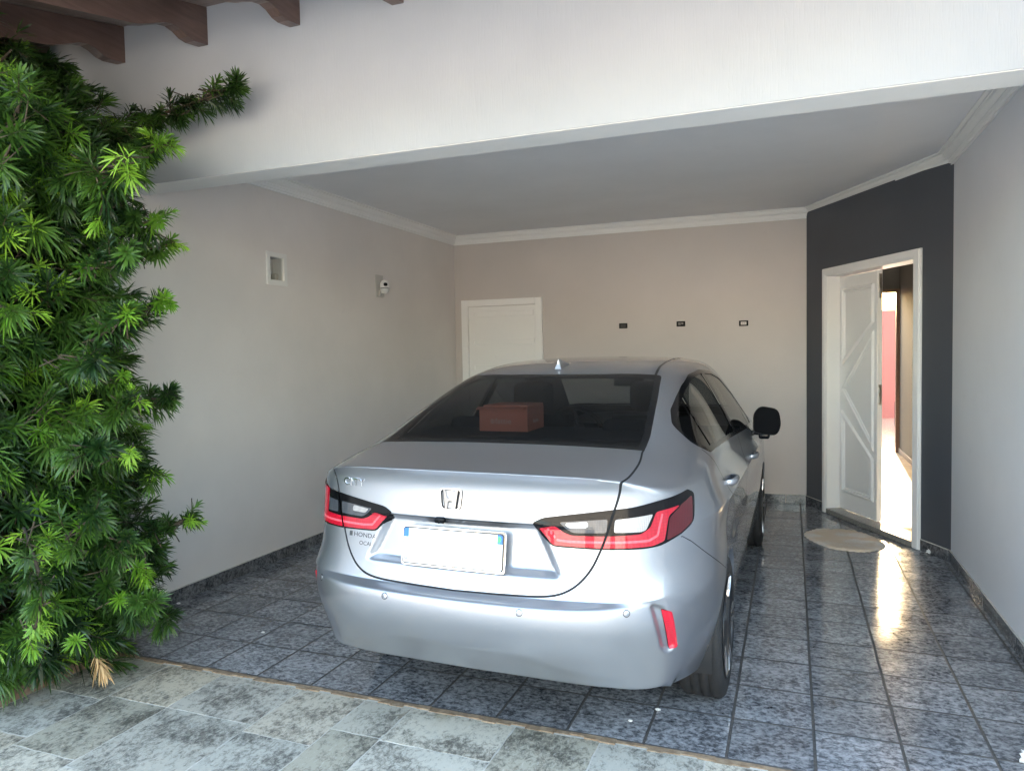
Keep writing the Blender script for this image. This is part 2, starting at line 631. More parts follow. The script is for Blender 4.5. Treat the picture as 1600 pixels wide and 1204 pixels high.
# left wall of the garage
bm = bmesh.new()
# niche hole for the lamp: wall built round it
NY0, NY1, NZ0, NZ1 = 4.420, 4.575, 2.095, 2.265
for (y0, y1, z0, z1) in ((YF + .003, NY0, 0, ZC), (NY1, YB, 0, ZC), (NY0, NY1, 0, NZ0), (NY0, NY1, NZ1, ZC)):
    box(bm, XL - 0.15, XL, y0, y1, z0, z1)
bmesh.ops.remove_doubles(bm, verts=bm.verts[:], dist=0.0001)
wl = bm_obj('garage_wall', bm, MT['wall'])
tag(wl, 'pale plain side wall of the carport holding the niche lamp and white camera', 'wall')
skirting(wl, (XL, YF + .01, 0), (XL, YB - 0.01, 0), (1, 0, 0))

# back wall
bm = bmesh.new()
box(bm, XL - .15, DA.x - .02, YB, YB + 0.15, 0, ZC)
wb = bm_obj('garage_wall', bm, MT['wall_back'])
tag(wb, 'beige end wall of the carport with a white door and three dark sockets', 'wall')
skirting(wb, (-2.53, YB, 0), (DA.x, YB, 0), (0, -1, 0), 0.309)
skirting(wb, (XL + .01, YB, 0), (-3.515, YB, 0), (0, -1, 0), 0.309)

# right wall, running on past the camera
bm = bmesh.new()
box(bm, XR, XR + 0.15, 2.75, P_r.y + .04, 0, ZC)
wr = bm_obj('garage_wall', bm, MT['wall_right'])
tag(wr, 'bare light grey wall along the open floor beside the charcoal wall', 'wall')
skirting(wr, (XR, P_r.y, 0), (XR, 2.76, 0), (-1, 0, 0))

# charcoal wall with the double door: built round the opening (local frame of DM)
O0, O1, OZ = 0.06, 1.30, 2.175     # rough opening
bm = bmesh.new()
sA = (Vector((DA.x, YB, 0)) - DO).dot(DD)
for (x0, x1, z0, z1) in ((sA - .0, O0, 0, ZC), (O1, 1.69, 0, ZC), (O0, O1, OZ, ZC)):
    box(bm, x0, x1, 0, 0.16, z0, z1, M=DM)
bmesh.ops.remove_doubles(bm, verts=bm.verts[:], dist=0.0001)
wc = bm_obj('garage_wall', bm, MT['charcoal'])
tag(wc, 'charcoal painted angled wall around the white double door', 'wall')
skirting(wc, DO + DD * (sA), DO + DD * 0.0, -DN)
skirting(wc, DO + DD * 1.365, DO + DD * 1.665, -DN)

# facade beam over the opening
bm = bmesh.new()
box(bm, -4.3, XR + 0.15, YF, YI, ZB, 4.2)
fb = bm_obj('facade_wall', bm, MT['facade'])
tag(fb, 'white scratched plaster wall above the carport opening under the brown rafters', 'wall')
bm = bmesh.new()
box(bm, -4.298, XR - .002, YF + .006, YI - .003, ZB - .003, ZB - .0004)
bm_obj('soffit', bm, MT['moulding'], fb, local=True)  # paler paint than the beam, standing in for light bounced off the floor
# wall that carries on to the left behind the shrub
bm = bmesh.new()
box(bm, -4.3, XL - .152, YF + .003, YI - .003, 0, ZB - .002)
bm_obj('lower_panel', bm, MT['wall'], fb, local=True)

# ---- pale street and sunlit house front, added unseen behind the camera to bounce light in
bm = bmesh.new()
box(bm, -26, 24, -16.0, -3.25, -0.055, -0.02)
tag(bm_obj('street', bm, speckle('pale_street_concrete', (0.42, 0.41, 0.39), (0.52, 0.51, 0.48), 2.0, 0.9)), kind='structure')
hs = thing('bounce_house_front', 'grey rendered house front across the street behind the camera', 'building', (0, -16.2, 0))
bm = bmesh.new(); box(bm, -15, 13, -16.3, -16.0, 0, 4.2)
bm_obj('wall', bm, MT['white_render'], hs)
for x in (-10, -4.5, 1.0, 6.5):
    bm = bmesh.new(); box(bm, x, x + 1.6, -16.02, -15.985, 1.0, 2.2, .01)
    w_ = bm_obj('window', bm, MT['black_plastic'], hs)
    bm = bmesh.new(); box(bm, x - .06, x + 1.66, -15.99, -15.93, .94, .995, .01)
    bm_obj('sill', bm, MT['concrete'], w_, local=True)

# ---- forecourt walls behind and beside the camera (seen in reflections)
bm = bmesh.new()
box(bm, -4.3, -4.15, -3.2, YF - .003, 0, 2.1)
tag(bm_obj('boundary_wall', bm, MT['wall']), 'pale boundary wall behind the shrub along the forecourt', 'wall')

bm = bmesh.new()
box(bm, 4.2, 4.35, -3.2, 3.1, 0, 1.7)
tag(bm_obj('boundary_wall', bm, MT['wall']), 'low pale boundary wall on the open side of the forecourt', 'wall')

# ---- eaves: rafters and boards
ev = thing('eaves', 'brown timber eaves with curved rafter tails and pale boards above the shrub', 'roof', (-2.3, YF, 3.3))
TAIL = [(3.135, 3.188), (3.035, 3.172), (2.990, 3.176), (2.945, 3.196), (2.900, 3.203), (2.850, 3.192), (2.79, 3.165), (2.74, 3.140), (2.66, 3.110),
        (2.40, 3.052), (1.45, 2.834), (1.45, 2.999), (2.66, 3.275), (3.135, 3.385)]
for k in range(6):
    x = -4.085 + 0.592 * k
    bm = bmesh.new()
    prism(bm, TAIL, 'x', x - 0.062, x)
    bm_obj('rafter', bm, MT['rafter'], ev)
bm = None
for k in range(14):
    y0 = 1.358 + k * 0.127
    z0 = 3.155 + (y0 - 2.12) * 0.2295
    bm = bmesh.new()
    sl_ = 0.2295
    prism(bm, [(y0, z0), (y0 + .1245, z0 + sl_ * .1245), (y0 + .1245, z0 + sl_ * .1245 + .018), (y0, z0 + .018)], 'x', -4.28, 1.15)
    bm_obj('eaves_board', bm, MT['board'], ev)
# roof tiles lying on the boards
bm = bmesh.new()
for k in range(24):
    xa = -4.25 + k * 0.225
    pts = []
    for t in range(7):
        a = math.pi * t / 6
        pts.append((xa + 0.09 - 0.09 * math.cos(a), 0.055 * math.sin(a)))
    vs0, vs1 = [], []
    for (px, pz) in pts:
        vs0.append(bm.verts.new((px, 1.30, 3.0 + pz)))
        vs1.append(bm.verts.new((px, 3.126, 3.175 + 0.2295 * 1.07 + pz)))
    for t in range(6):
        bm.faces.new((vs0[t], vs0[t + 1], vs1[t + 1], vs1[t]))
    for vs in (vs0, vs1):
        bm.faces.new(vs)
o = bm_obj('roof_tiles', bm, speckle('terracotta', (0.22, 0.09, 0.05), (0.34, 0.16, 0.10), 12, 0.8), ev)
o['kind'] = 'stuff'

# main roof slab so that the low sun behind the house stays off the forecourt
bm = bmesh.new()
prism(bm, [(YI, 4.2), (YB + .15, 4.2), (YB + .15, 3.0), (YI, 3.0)], 'x', -4.3, XR + .15)
tag(bm_obj('house_body', bm, MT['wall_right']), 'plain upper storey mass of the house above the carport', 'building')

# ---- corridor behind the double door, and the back yard
bm = bmesh.new()
prism(bm, [(DO + DD * O0 + DN * .03)[:2], (DO + DD * O1 + DN * .03)[:2], (1.39, 5.9), (1.39, 11.34), (0.28, 11.34), (0.28, 7.75)], 'z', -0.05, 0.040)
cf = bm_obj('corridor_floor', bm, MT['grout_light'])
tag(cf, kind='structure')
bt = {}
for i in range(3):
    for j in range(14):
        xa, ya = 0.05 + i * 0.45, 5.8 + j * 0.45
        xb, yb = min(xa + .45, 1.39), min(ya + .45, 11.34)
        if xb < 0.3 or yb - ya < .1: continue
        c = [Vector((x, y, 0)) for x in (xa, xb) for y in (ya, yb)]
        if min((q - DO).dot(DN) for q in c) < 0.04:
            # clip to the inside of the wall
            poly = [(xa, ya), (xb, ya), (xb, yb), (xa, yb)]
            out = []
            for k in range(4):
                p, q = Vector((*poly[k], 0)), Vector((*poly[(k + 1) % 4], 0))
                dp, dq = (p - DO).dot(DN) - .04, (q - DO).dot(DN) - .04
                if dp >= 0: out.append(p[:2])
                if dp * dq < 0:
                    t = dp / (dp - dq)
                    out.append((p + (q - p) * t)[:2])
            if len(out) < 3: continue
            bm = bmesh.new(); prism(bm, out, 'z', 0.038, 0.0445)
            bm_obj('floor_tile', bm, MT['beige_tile'], cf, local=True)
        else:
            bm = bmesh.new(); box(bm, xa + .002, xb - .002, ya + .002, yb - .002, 0.038, 0.0445)
            bm_obj('floor_tile', bm, MT['beige_tile'], cf, local=True)

bm = bmesh.new()
box(bm, 1.39, 1.52, 5.62, 11.34, 0, 2.9)
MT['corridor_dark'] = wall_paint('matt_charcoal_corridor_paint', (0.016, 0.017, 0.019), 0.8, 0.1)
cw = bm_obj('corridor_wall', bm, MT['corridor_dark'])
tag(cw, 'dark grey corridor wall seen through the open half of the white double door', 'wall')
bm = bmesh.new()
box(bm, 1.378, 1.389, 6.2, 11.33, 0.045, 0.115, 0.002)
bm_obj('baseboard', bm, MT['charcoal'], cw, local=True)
bm = bmesh.new()
box(bm, 0.13, 0.279, YB + .16, 11.34, 0, 2.9)
tag(bm_obj('corridor_wall', bm, MT['wall_right']), 'pale corridor wall hidden behind the closed leaf of the double door', 'wall')
# end wall of the corridor with its doorway to the yard
bm = bmesh.new()
box(bm, 0.13, 0.45, 11.341, 11.47, 0, 2.9)
box(bm, 0.45, 1.52, 11.341, 11.47, 2.30, 2.9)
cew = bm_obj('corridor_wall', bm, MT['charcoal'])
tag(cew, 'dark wall over the far doorway at the end of the corridor', 'wall')
bm = bmesh.new()
box(bm, 1.345, 1.389, 11.27, 11.35, 0.04, 2.30)
box(bm, 0.45, 1.345, 11.27, 11.339, 2.255, 2.30)
bm_obj('door_frame', bm, MT['rafter'], cew, local=True)
bm = bmesh.new()
prism(bm, [(DA.x - .1, YB + .16), (DA.x + .1, YB + .0), (P_r.x + .16, P_r.y + .12), (1.52, 5.62), (1.52, 11.47), (0.13, 11.47), (0.13, YB + .16)], 'z', 2.9, 3.02)
tag(bm_obj('corridor_ceiling', bm, MT['ceiling']), kind='structure')
bm = bmesh.new()
box(bm, -6, 8, 11.48, 17.0, -0.05, 0.02)
tag(bm_obj('yard_floor', bm, MT['beige_tile']), kind='structure')
bm = bmesh.new()
box(bm, -6, 8, 16.9, 17.05, 0.02, 2.26)
tag(bm_obj('yard_wall', bm, MT['pink']), 'pink back yard wall far beyond the open door', 'wall')
# rest of the house round the corridor, so no daylight leaks in
bm = bmesh.new()
box(bm, -4.3, 0.125, YB + .152, 11.4, 0, 2.95)
box(bm, 1.53, 5.0, 3.4, 11.4, 0, 2.95)
bm_obj('house_room', bm, MT['wall_right'], bpy.data.objects['house_body'], local=True)
bm = bmesh.new()
box(bm, -4.3, 5.0, YB + .152, 11.48, 3.03, 3.4)
box(bm, XR + .152, 5.0, 3.4, YB + .15, 3.03, 3.4)
bm_obj('roof', bm, MT['concrete'], bpy.data.objects['house_body'], local=True)
# ================================================================== CAR (local: x right, y forward from the rear bumper, z up)
YS = [.42, .61, .85, 1.10, 1.33, 1.60, 2.10, 2.60, 2.90, 3.25, 3.60, 3.95, 4.28]
ZBELT = [1.040, 1.056, 1.074, 1.074, 1.072, 1.068, 1.055, 1.035, 1.018, .99, .955, .915, .84]
STD = [.80, .83, .850, .862, .866, .862, .860, .866, .872, .852, .832, .812]
XS = {0: [.70, .74, .800, .822, .826, .815, .806, .800, .797, .790, .775, .730],
      1: [.77, .80, .850, .864, .868, .862, .855, .852, .850, .834, .810, .765],
      2: [.80, .83, .862, .875, .877, .872, .868, .869, .871, .851, .830, .805],
      11: [.80, .83, .855, .866, .870, .866, .862, .860, .856, .836, .806, .770],
      12: [.72, .76, .800, .815, .820, .820, .818, .812, .800, .770, .730, .680]}
ZS = {0: [.275, .318, .45, .55, .640, .680, .745, .815, .885, .945, 1.005],
      1: [.245, .305, .44, .55, .640, .685, .745, .815, .885, .945, 1.010],
      2: [.22, .30, .44, .54, .640, .690, .750, .815, .882, .945, 1.010]}
ZSTD = [.19, .26, .40, .53, .62, .68, .74, .80, .868, .925, .985]
ZFR = [.20, .26, .38, .50, .58, .63, .68, .73, .79, .83, .87]
# rear columns: x for bumper levels / lid levels, extra y
RXB = [0, .24, .45, .600, .705, .772]
RXL = [0, .22, .42, .565, .660, .722]
RYB = [0, .008, .032, .090, .180, .285]
RYL = [0, .006, .024, .056, .105, .180]
RPROF = [(.30, .310), (.135, .345), (.048, .470), (.004, .565), (.010, .648), (.064, .668), (.086, .735), (.104, .825), (.116, .905),
         (.124, .985), (.126, 1.050), (.092, 1.096)]
FX = [0, .20, .38, .54, .64, .70]
FY = [0, .008, .03, .075, .125, .19]
FPROF = [(4.34, .20), (4.46, .25), (4.52, .36), (4.545, .47), (4.55, .55), (4.55, .61), (4.545, .66), (4.535, .705), (4.52, .745), (4.50, .775), (4.47, .80), (4.42, .83)]
# top grid interior: per station j=1..13 : (c0 z, c1 z, c2 z, c3(x,z), c4(x,z)), columns c1,c2 at fixed fractions of c3
TOP = {1: (1.122, 1.121, 1.117, (.615, 1.114), (.680, 1.080)),
       2: (1.147, 1.147, 1.145, (.606, 1.138), (.692, 1.104)),
       3: (1.256, 1.255, 1.250, (.588, 1.232), (.690, 1.165)),
       4: (1.349, 1.348, 1.342, (.566, 1.322), (.664, 1.240)),
       5: (1.418, 1.416, 1.410, (.548, 1.390), (.642, 1.318)),
       6: (1.466, 1.463, 1.455, (.548, 1.436), (.630, 1.378)),
       7: (1.496, 1.493, 1.484, (.565, 1.466), (.636, 1.410)),
       8: (1.480, 1.478, 1.470, (.566, 1.452), (.640, 1.394)),
       9: (1.436, 1.434, 1.426, (.560, 1.406), (.645, 1.340)),
       10: (1.262, 1.260, 1.252, (.610, 1.225), (.705, 1.150)),
       11: (1.045, 1.043, 1.036, (.655, 1.010), (.725, .985)),
       12: (.985, .983, .976, (.620, .960), (.705, .938)),
       13: (.905, .903, .896, (.560, .880), (.630, .862))}
NK, NJ = 12, 14


def car_cage():
    V, idx = [], {}

    def add(key, p):
        idx[key] = len(V)
        V.append(p)
    # band columns: ('r',c), ('s',j), ('f',c)
    cols = [('r', c) for c in range(6)] + [('s', j) for j in range(13)] + [('f', c) for c in range(5, -1, -1)]
    for col in cols:
        for k in range(NK):
            t, i = col
            if t == 'r':
                lo = k <= 4
                x = (RXB if lo else RXL)[i]
                y = RPROF[k][0] + (RYB if lo else RYL)[i]
                z = RPROF[k][1]
                if k == 0: y = RPROF[0][0] + RYB[i] * .35
                if k == 1: y = RPROF[1][0] + RYB[i] * .72
                if k == 5: x = (RXB[i] + RXL[i]) / 2
                if k <= 1:
                    x *= 0.95
                    z -= [0, 0, .004, .014, .024, .024][i]
                if k == 11:
                    z += [0, -.001, -.004, -.012, -.028, -.042][i]
                    x = [0, .22, .41, .535, .612, .655][i]
                    y = .092 + [0, .004, .020, .050, .095, .160][i]
                elif k >= 9:
                    z += [0, 0, -.002, -.006, -.014, -.02][i] * (1 if k == 10 else .5)
                p = (x, y, z)
            elif t == 's':
                xs = XS.get(i, STD)
                zz = (ZS.get(i) or (ZFR if i >= 12 else ZSTD))
                z = ZBELT[i] if k == 11 else zz[k]
                if 3 <= i <= 11 and k in (8, 9, 10):
                    z -= 0.010 * (i - 3) / 2 * (0.9 if k < 10 else 0.6)
                p = (xs[k], YS[i], z)
            else:
                p = (FX[i], FPROF[k][0] - FY[i] * 1.25, FPROF[k][1] - (.02 if i == 5 and k == 11 else 0))
            add((col, k), p)
    for j in range(1, 14):
        c0z, c1z, c2z, (x3, z3), (x4, z4) = TOP[j]
        y = YS[j - 1]
        curve = 0.0
        if j in (2, 3, 4, 5): curve = -0.05          # bowed rear glass: centre sits further back
        if j == 1: curve = -0.02
        if j in (9, 10, 11): curve = 0.08
        add((0, j), (0, y + curve, c0z))
        add((1, j), (x3 * .40, y + curve * .85, c1z))
        add((2, j), (x3 * .78, y + curve * .40, c2z))
        add((3, j), (x3, y, z3))
        add((4, j), (x4, y, z4))
    for c in range(5):
        idx[(c, 0)] = idx[(('r', c), 11)]
        idx[(c, 14)] = idx[(('f', c), 11)]
    idx[(5, 0)] = idx[(('r', 5), 11)]
    for j in range(1, 14): idx[(5, j)] = idx[(('s', j - 1), 11)]
    idx[(5, 14)] = idx[(('f', 5), 11)]
    F = []
    for a, b in zip(cols[:-1], cols[1:]):
        for k in range(NK - 1):
            F.append((idx[(a, k)], idx[(b, k)], idx[(b, k + 1)], idx[(a, k + 1)]))
    for j in range(14):
        for c in range(5):
            F.append((idx[(c, j)], idx[(c + 1, j)], idx[(c + 1, j + 1)], idx[(c, j + 1)]))
    crease = {}

    def cr(a, b, w):
        crease[tuple(sorted((idx[a], idx[b])))] = w
    for c in range(5):
        w = .75 if c < 3 else (.45 if c == 3 else .15)
        cr((c, 0), (c + 1, 0), w)                                 # spoiler edge
        if c < 3: cr((c, 2), (c + 1, 2), .30)                     # foot of the rear glass
        wl = .9 if c < 4 else .5
        cr((('r', c), 5), (('r', c + 1), 5), .55)                 # ledge under the lid
        cr((('r', c), 4), (('r', c + 1), 4), .35)                 # bumper top
        cr((('r', c), 2), (('r', c + 1), 2), .30)
        cr((('r', c), 1), (('r', c + 1), 1), .55)
    for i in range(0, 12):
        cr((('s', i), 8), (('s', i + 1), 8), .55)                 # shoulder crease
        if i >= 2: cr((5, i + 1), (5, i + 2), .3)
    for i in range(2, 10):
        cr((('s', i), 1), (('s', i + 1), 1), .4)
    # mirror
    n = len(V)
    mp = []
    VV = list(V)
    for i, p in enumerate(V):
        if abs(p[0]) < 1e-9: mp.append(i)
        else:
            mp.append(len(VV)); VV.append((-p[0], p[1], p[2]))
    FF = F + [tuple(mp[i] for i in reversed(f)) for f in F]
    C2 = dict(crease)
    for (a, b), w in crease.items(): C2[tuple(sorted((mp[a], mp[b])))] = w
    return VV, FF, C2


def subdivided(V, F, C, levels):
    me = bpy.data.meshes.new('cage')
    me.from_pydata(V, [], F)
    at = me.attributes.new('crease_edge', 'FLOAT', 'EDGE')
    for i, e in enumerate(me.edges):
        at.data[i].value = C.get(tuple(sorted(e.vertices)), 0.0)
    ob = bpy.data.objects.new('cage', me)
    COL.objects.link(ob)
    md = ob.modifiers.new('s', 'SUBSURF')
    md.levels = md.render_levels = levels
    md.use_limit_surface = False
    md.boundary_smooth = 'PRESERVE_CORNERS'
    dg = bpy.context.evaluated_depsgraph_get()
    dg.update()
    ev_ = ob.evaluated_get(dg)
    m2 = ev_.to_mesh()
    co = np.empty(len(m2.vertices) * 3); m2.vertices.foreach_get('co', co)
    q = np.empty(len(m2.polygons) * 4, dtype=np.int64); m2.polygons.foreach_get('vertices', q)
    ev_.to_mesh_clear()
    bpy.data.objects.remove(ob)
    bpy.data.meshes.remove(me)
    return co.reshape(-1, 3).copy(), q.reshape(-1, 4).copy()


def vnormals(V, T):
    n = np.zeros_like(V)
    fn = np.cross(V[T[:, 1]] - V[T[:, 0]], V[T[:, 2]] - V[T[:, 0]])
    for k in range(3): np.add.at(n, T[:, k], fn)
    return n / np.maximum(np.linalg.norm(n, axis=1, keepdims=True), 1e-12)


def rounded(poly, r, n=5):
    """polygon with rounded corners; r number or list"""
    P = [np.array(p, float) for p in poly]
    m = len(P)
    out = []
    for i in range(m):
        ri = r[i] if isinstance(r, (list, tuple)) else r
        a, b, c = P[i - 1], P[i], P[(i + 1) % m]
        u, v = a - b, c - b
        lu, lv = np.linalg.norm(u), np.linalg.norm(v)
        d = min(ri, lu * .48, lv * .48)
        if d < 1e-5:
            out.append(b); continue
        p0, p1 = b + u / lu * d, b + v / lv * d
        for t in np.linspace(0, 1, n):
            out.append((1 - t) ** 2 * p0 + 2 * t * (1 - t) * b + t * t * p1)
    return np.array(out)


def sdf(P, poly):
    """signed distance of points P (n,2) to closed polygon (negative inside)"""
    poly = np.asarray(poly, float)
    d = np.full(len(P), 1e9)
    inside = np.zeros(len(P), bool)
    m = len(poly)
    for i in range(m):
        a, b = poly[i], poly[(i + 1) % m]
        e = b - a
        w = P - a
        t = np.clip((w @ e) / max(e @ e, 1e-14), 0, 1)
        q = w - t[:, None] * e
        d = np.minimum(d, np.einsum('ij,ij->i', q, q))
        c = ((a[1] <= P[:, 1]) != (b[1] <= P[:, 1]))
        with np.errstate(divide='ignore', invalid='ignore'):
            xx = a[0] + (P[:, 1] - a[1]) / (b[1] - a[1] + 1e-18) * e[0]
        inside ^= c & (P[:, 0] < xx)
    d = np.sqrt(d)
    return np.where(inside, -d, d)


def pline_d(P, line):
    line = np.asarray(line, float)
    d = np.full(len(P), 1e9)
    for a, b in zip(line[:-1], line[1:]):
        e = b - a
        w = P - a
        t = np.clip((w @ e) / max(e @ e, 1e-14), 0, 1)
        q = w - t[:, None] * e
        d = np.minimum(d, np.einsum('ij,ij->i', q, q))
    return np.sqrt(d)


def sstep(x):
    x = np.clip(x, 0, 1)
    return x * x * (3 - 2 * x)


class Cut:
    """triangle soup that can be split along the zero line of a scalar field given at the vertices"""
    def __init__(self, V, N, T):
        self.V, self.N, self.T = V, N, T
        self.lab = np.zeros(len(T), dtype=np.int32)

    def split(self, f, only=None):
        """split triangles crossed by f=0 (where only (bool per tri) is true); returns per-tri inside mask (f<0)"""
        T = self.T
        f = np.where(np.abs(f) < 1e-7, 1e-7, f)
        s = f[T] < 0
        mixed = s.any(1) & ~s.all(1)
        # every mixed triangle is split regardless of label so that neighbours stay watertight
        ids = np.nonzero(mixed)[0]
        if len(ids):
            tri = T[ids]
            sg = s[ids]
            cnt = sg.sum(1)
            lone = np.where(cnt == 1, sg.argmax(1), (~sg).argmax(1))
            r = np.arange(len(ids))
            a, b, c = tri[r, lone], tri[r, (lone + 1) % 3], tri[r, (lone + 2) % 3]
            e = np.concatenate([np.sort(np.stack([a, b], 1), 1), np.sort(np.stack([a, c], 1), 1)])
            u, inv = np.unique(e, axis=0, return_inverse=True)
            inv = inv.ravel()
            fa, fb = f[u[:, 0]], f[u[:, 1]]
            t = np.clip(fa / (fa - fb), 0.02, 0.98)[:, None]
            base = len(self.V)
            self.V = np.concatenate([self.V, self.V[u[:, 0]] * (1 - t) + self.V[u[:, 1]] * t])
            nn = self.N[u[:, 0]] * (1 - t) + self.N[u[:, 1]] * t
            self.N = np.concatenate([self.N, nn / np.linalg.norm(nn, axis=1, keepdims=True)])
            ab, ac = base + inv[:len(ids)], base + inv[len(ids):]
            lab = self.lab[ids]
            keep = ~mixed
            newT = np.concatenate([np.stack([a, ab, ac], 1), np.stack([ab, b, c], 1), np.stack([ab, c, ac], 1)])
            ins_l = sg[r, lone]
            ins = np.concatenate([s[keep].all(1), ins_l, ~ins_l, ~ins_l])
            self.T = np.concatenate([T[keep], newT])
            self.lab = np.concatenate([self.lab[keep], lab, lab, lab])
            return ins
        return s.all(1)

    def carve(self, field, label, only=None):
        """field(V)->values; triangles with value<0 (and label in only) get the label"""
        ins = self.split(field(self.V, self.N))
        m = ins if only is None else ins & np.isin(self.lab, only)
        self.lab[m] = label

    def mesh(self, name, label, offset=0.0, mat=None, both=None):
        T = self.T[np.isin(self.lab, label if isinstance(label, (list, tuple)) else [label])]
        u, inv = np.unique(T, return_inverse=True)
        V = self.V[u] + self.N[u] * offset
        me = bpy.data.meshes.new(name)
        me.vertices.add(len(u)); me.vertices.foreach_set('co', V.ravel())
        t = inv.reshape(-1, 3)
        me.loops.add(t.size); me.loops.foreach_set('vertex_index', t.ravel().astype(np.int32))
        me.polygons.add(len(t)); me.polygons.foreach_set('loop_start', np.arange(0, t.size, 3, dtype=np.int32))
        me.polygons.foreach_set('use_smooth', np.ones(len(t), bool))
        me.update(calc_edges=True)
        me.validate()
        me.normals_split_custom_set_from_vertices([tuple(x) for x in self.N[u]])
        return me


REC = rounded([(-.310, .917), (.310, .917), (.405, .728), (-.405, .728)], [.012, .012, .035, .035])


def car_surface(levels=4):
    V, F, C = car_cage()
    V, Q = subdivided(V, F, C, levels)
    T = np.concatenate([Q[:, [0, 1, 2]], Q[:, [0, 2, 3]]])
    # plate recess
    rear = (V[:, 1] < .35) & (np.abs(V[:, 0]) < .6)
    d = sdf(V[:, [0, 2]], REC)
    top = V[:, 2] > .905
    w = np.where(top, .012, .026)
    depth = .030 * sstep(-d / w) * sstep((V[:, 2] - .715) / .06 + .15)
    V[:, 1] += np.where(rear, depth, 0)
    # crease above the recess: the upper lid overhangs slightly
    up = V[:, 2] - .908
    ov = .009 * np.exp(-np.maximum(up, 0) / .045) * sstep(up / .012 + .5) * sstep((.46 - np.abs(V[:, 0])) / .18)
    V[:, 1] -= np.where(rear, ov, 0)
    # lower bumper panel tucks inwards below a soft edge
    ax = np.abs(V[:, 0])
    zl = .492 - .085 * sstep((ax - .14) / .42)
    low = np.maximum(zl - V[:, 2], 0)
    V[:, 1] += np.where((V[:, 1] < .45) & (ax < .62), .13 * low * sstep(low / .05) * sstep((.62 - ax) / .10), 0)
    # pocket round the bumper reflectors (surface coordinate p follows the corner)
    for sgn in (1, -1):
        p = .866 * V[:, 0] * sgn + .5 * V[:, 1]
        poly = rounded([(.690, .655), (.742, .632), (.800, .480), (.778, .465), (.745, .480)], .02)
        ok = (V[:, 0] * sgn > .5) & (V[:, 1] < .5)
        dd = sdf(np.stack([p, V[:, 2]], 1), poly)
        k = np.where(ok, .018 * sstep(-dd / .02 + .5), 0)
        V[:, 1] += k * .8
        V[:, 0] -= k * sgn * .5
    N = vnormals(V, T)
    # orientation: normals outwards
    if (N * (V - np.array([0, 2.2, .7]))).sum() < 0:
        T = T[:, ::-1].copy(); N = -N
    return V, T, N
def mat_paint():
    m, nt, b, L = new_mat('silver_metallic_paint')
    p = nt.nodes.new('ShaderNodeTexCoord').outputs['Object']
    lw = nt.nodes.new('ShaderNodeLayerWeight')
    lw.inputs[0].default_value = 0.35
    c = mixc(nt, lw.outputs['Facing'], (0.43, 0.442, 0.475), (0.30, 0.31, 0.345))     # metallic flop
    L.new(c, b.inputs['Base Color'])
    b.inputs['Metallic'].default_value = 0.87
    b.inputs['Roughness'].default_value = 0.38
    b.inputs['Coat Weight'].default_value = 1.0
    b.inputs['Coat Roughness'].default_value = 0.025
    b.inputs['Coat IOR'].default_value = 1.5
    return m


def mat_tint(name, tint, rough=0.0):
    m, nt, b, L = new_mat(name)
    out = nt.nodes['Material Output']
    tr = nt.nodes.new('ShaderNodeBsdfTransparent')
    tr.inputs[0].default_value = (*tint, 1)
    gl = nt.nodes.new('ShaderNodeBsdfGlossy')
    gl.inputs['Roughness'].default_value = 0.015
    lw = nt.nodes.new('ShaderNodeLayerWeight')
    lw.inputs[0].default_value = 0.5
    frs = mth(nt, 'ADD', 0.028, mth(nt, 'MULTIPLY', mth(nt, 'POWER', lw.outputs['Facing'], 5.0), 0.9))
    mx = nt.nodes.new('ShaderNodeMixShader')
    L.new(frs, mx.inputs[0])
    L.new(tr.outputs[0], mx.inputs[1])
    L.new(gl.outputs[0], mx.inputs[2])
    L.new(mx.outputs[0], out.inputs['Surface'])
    return m


def mat_lens(name, col, facets=220.0, metal=0.0, bs=0.25):
    m, nt, b, L = new_mat(name)
    p = nt.nodes.new('ShaderNodeTexCoord').outputs['Object']
    v = nt.nodes.new('ShaderNodeTexVoronoi')
    v.inputs['Scale'].default_value = facets
    v.inputs['Randomness'].default_value = 0.15
    L.new(p, v.inputs['Vector'])
    c = mixc(nt, v.outputs['Distance'], tuple(min(1, x * 1.2) for x in col), tuple(x * .62 for x in col))
    L.new(c, b.inputs['Base Color'])
    b.inputs['Roughness'].default_value = 0.3
    b.inputs['Specular IOR Level'].default_value = 0.15
    b.inputs['Metallic'].default_value = metal
    b.inputs['Coat Weight'].default_value = 1.0
    b.inputs['Coat Roughness'].default_value = 0.02
    bump(nt, b, v.outputs['Distance'], bs, 0.002)
    return m


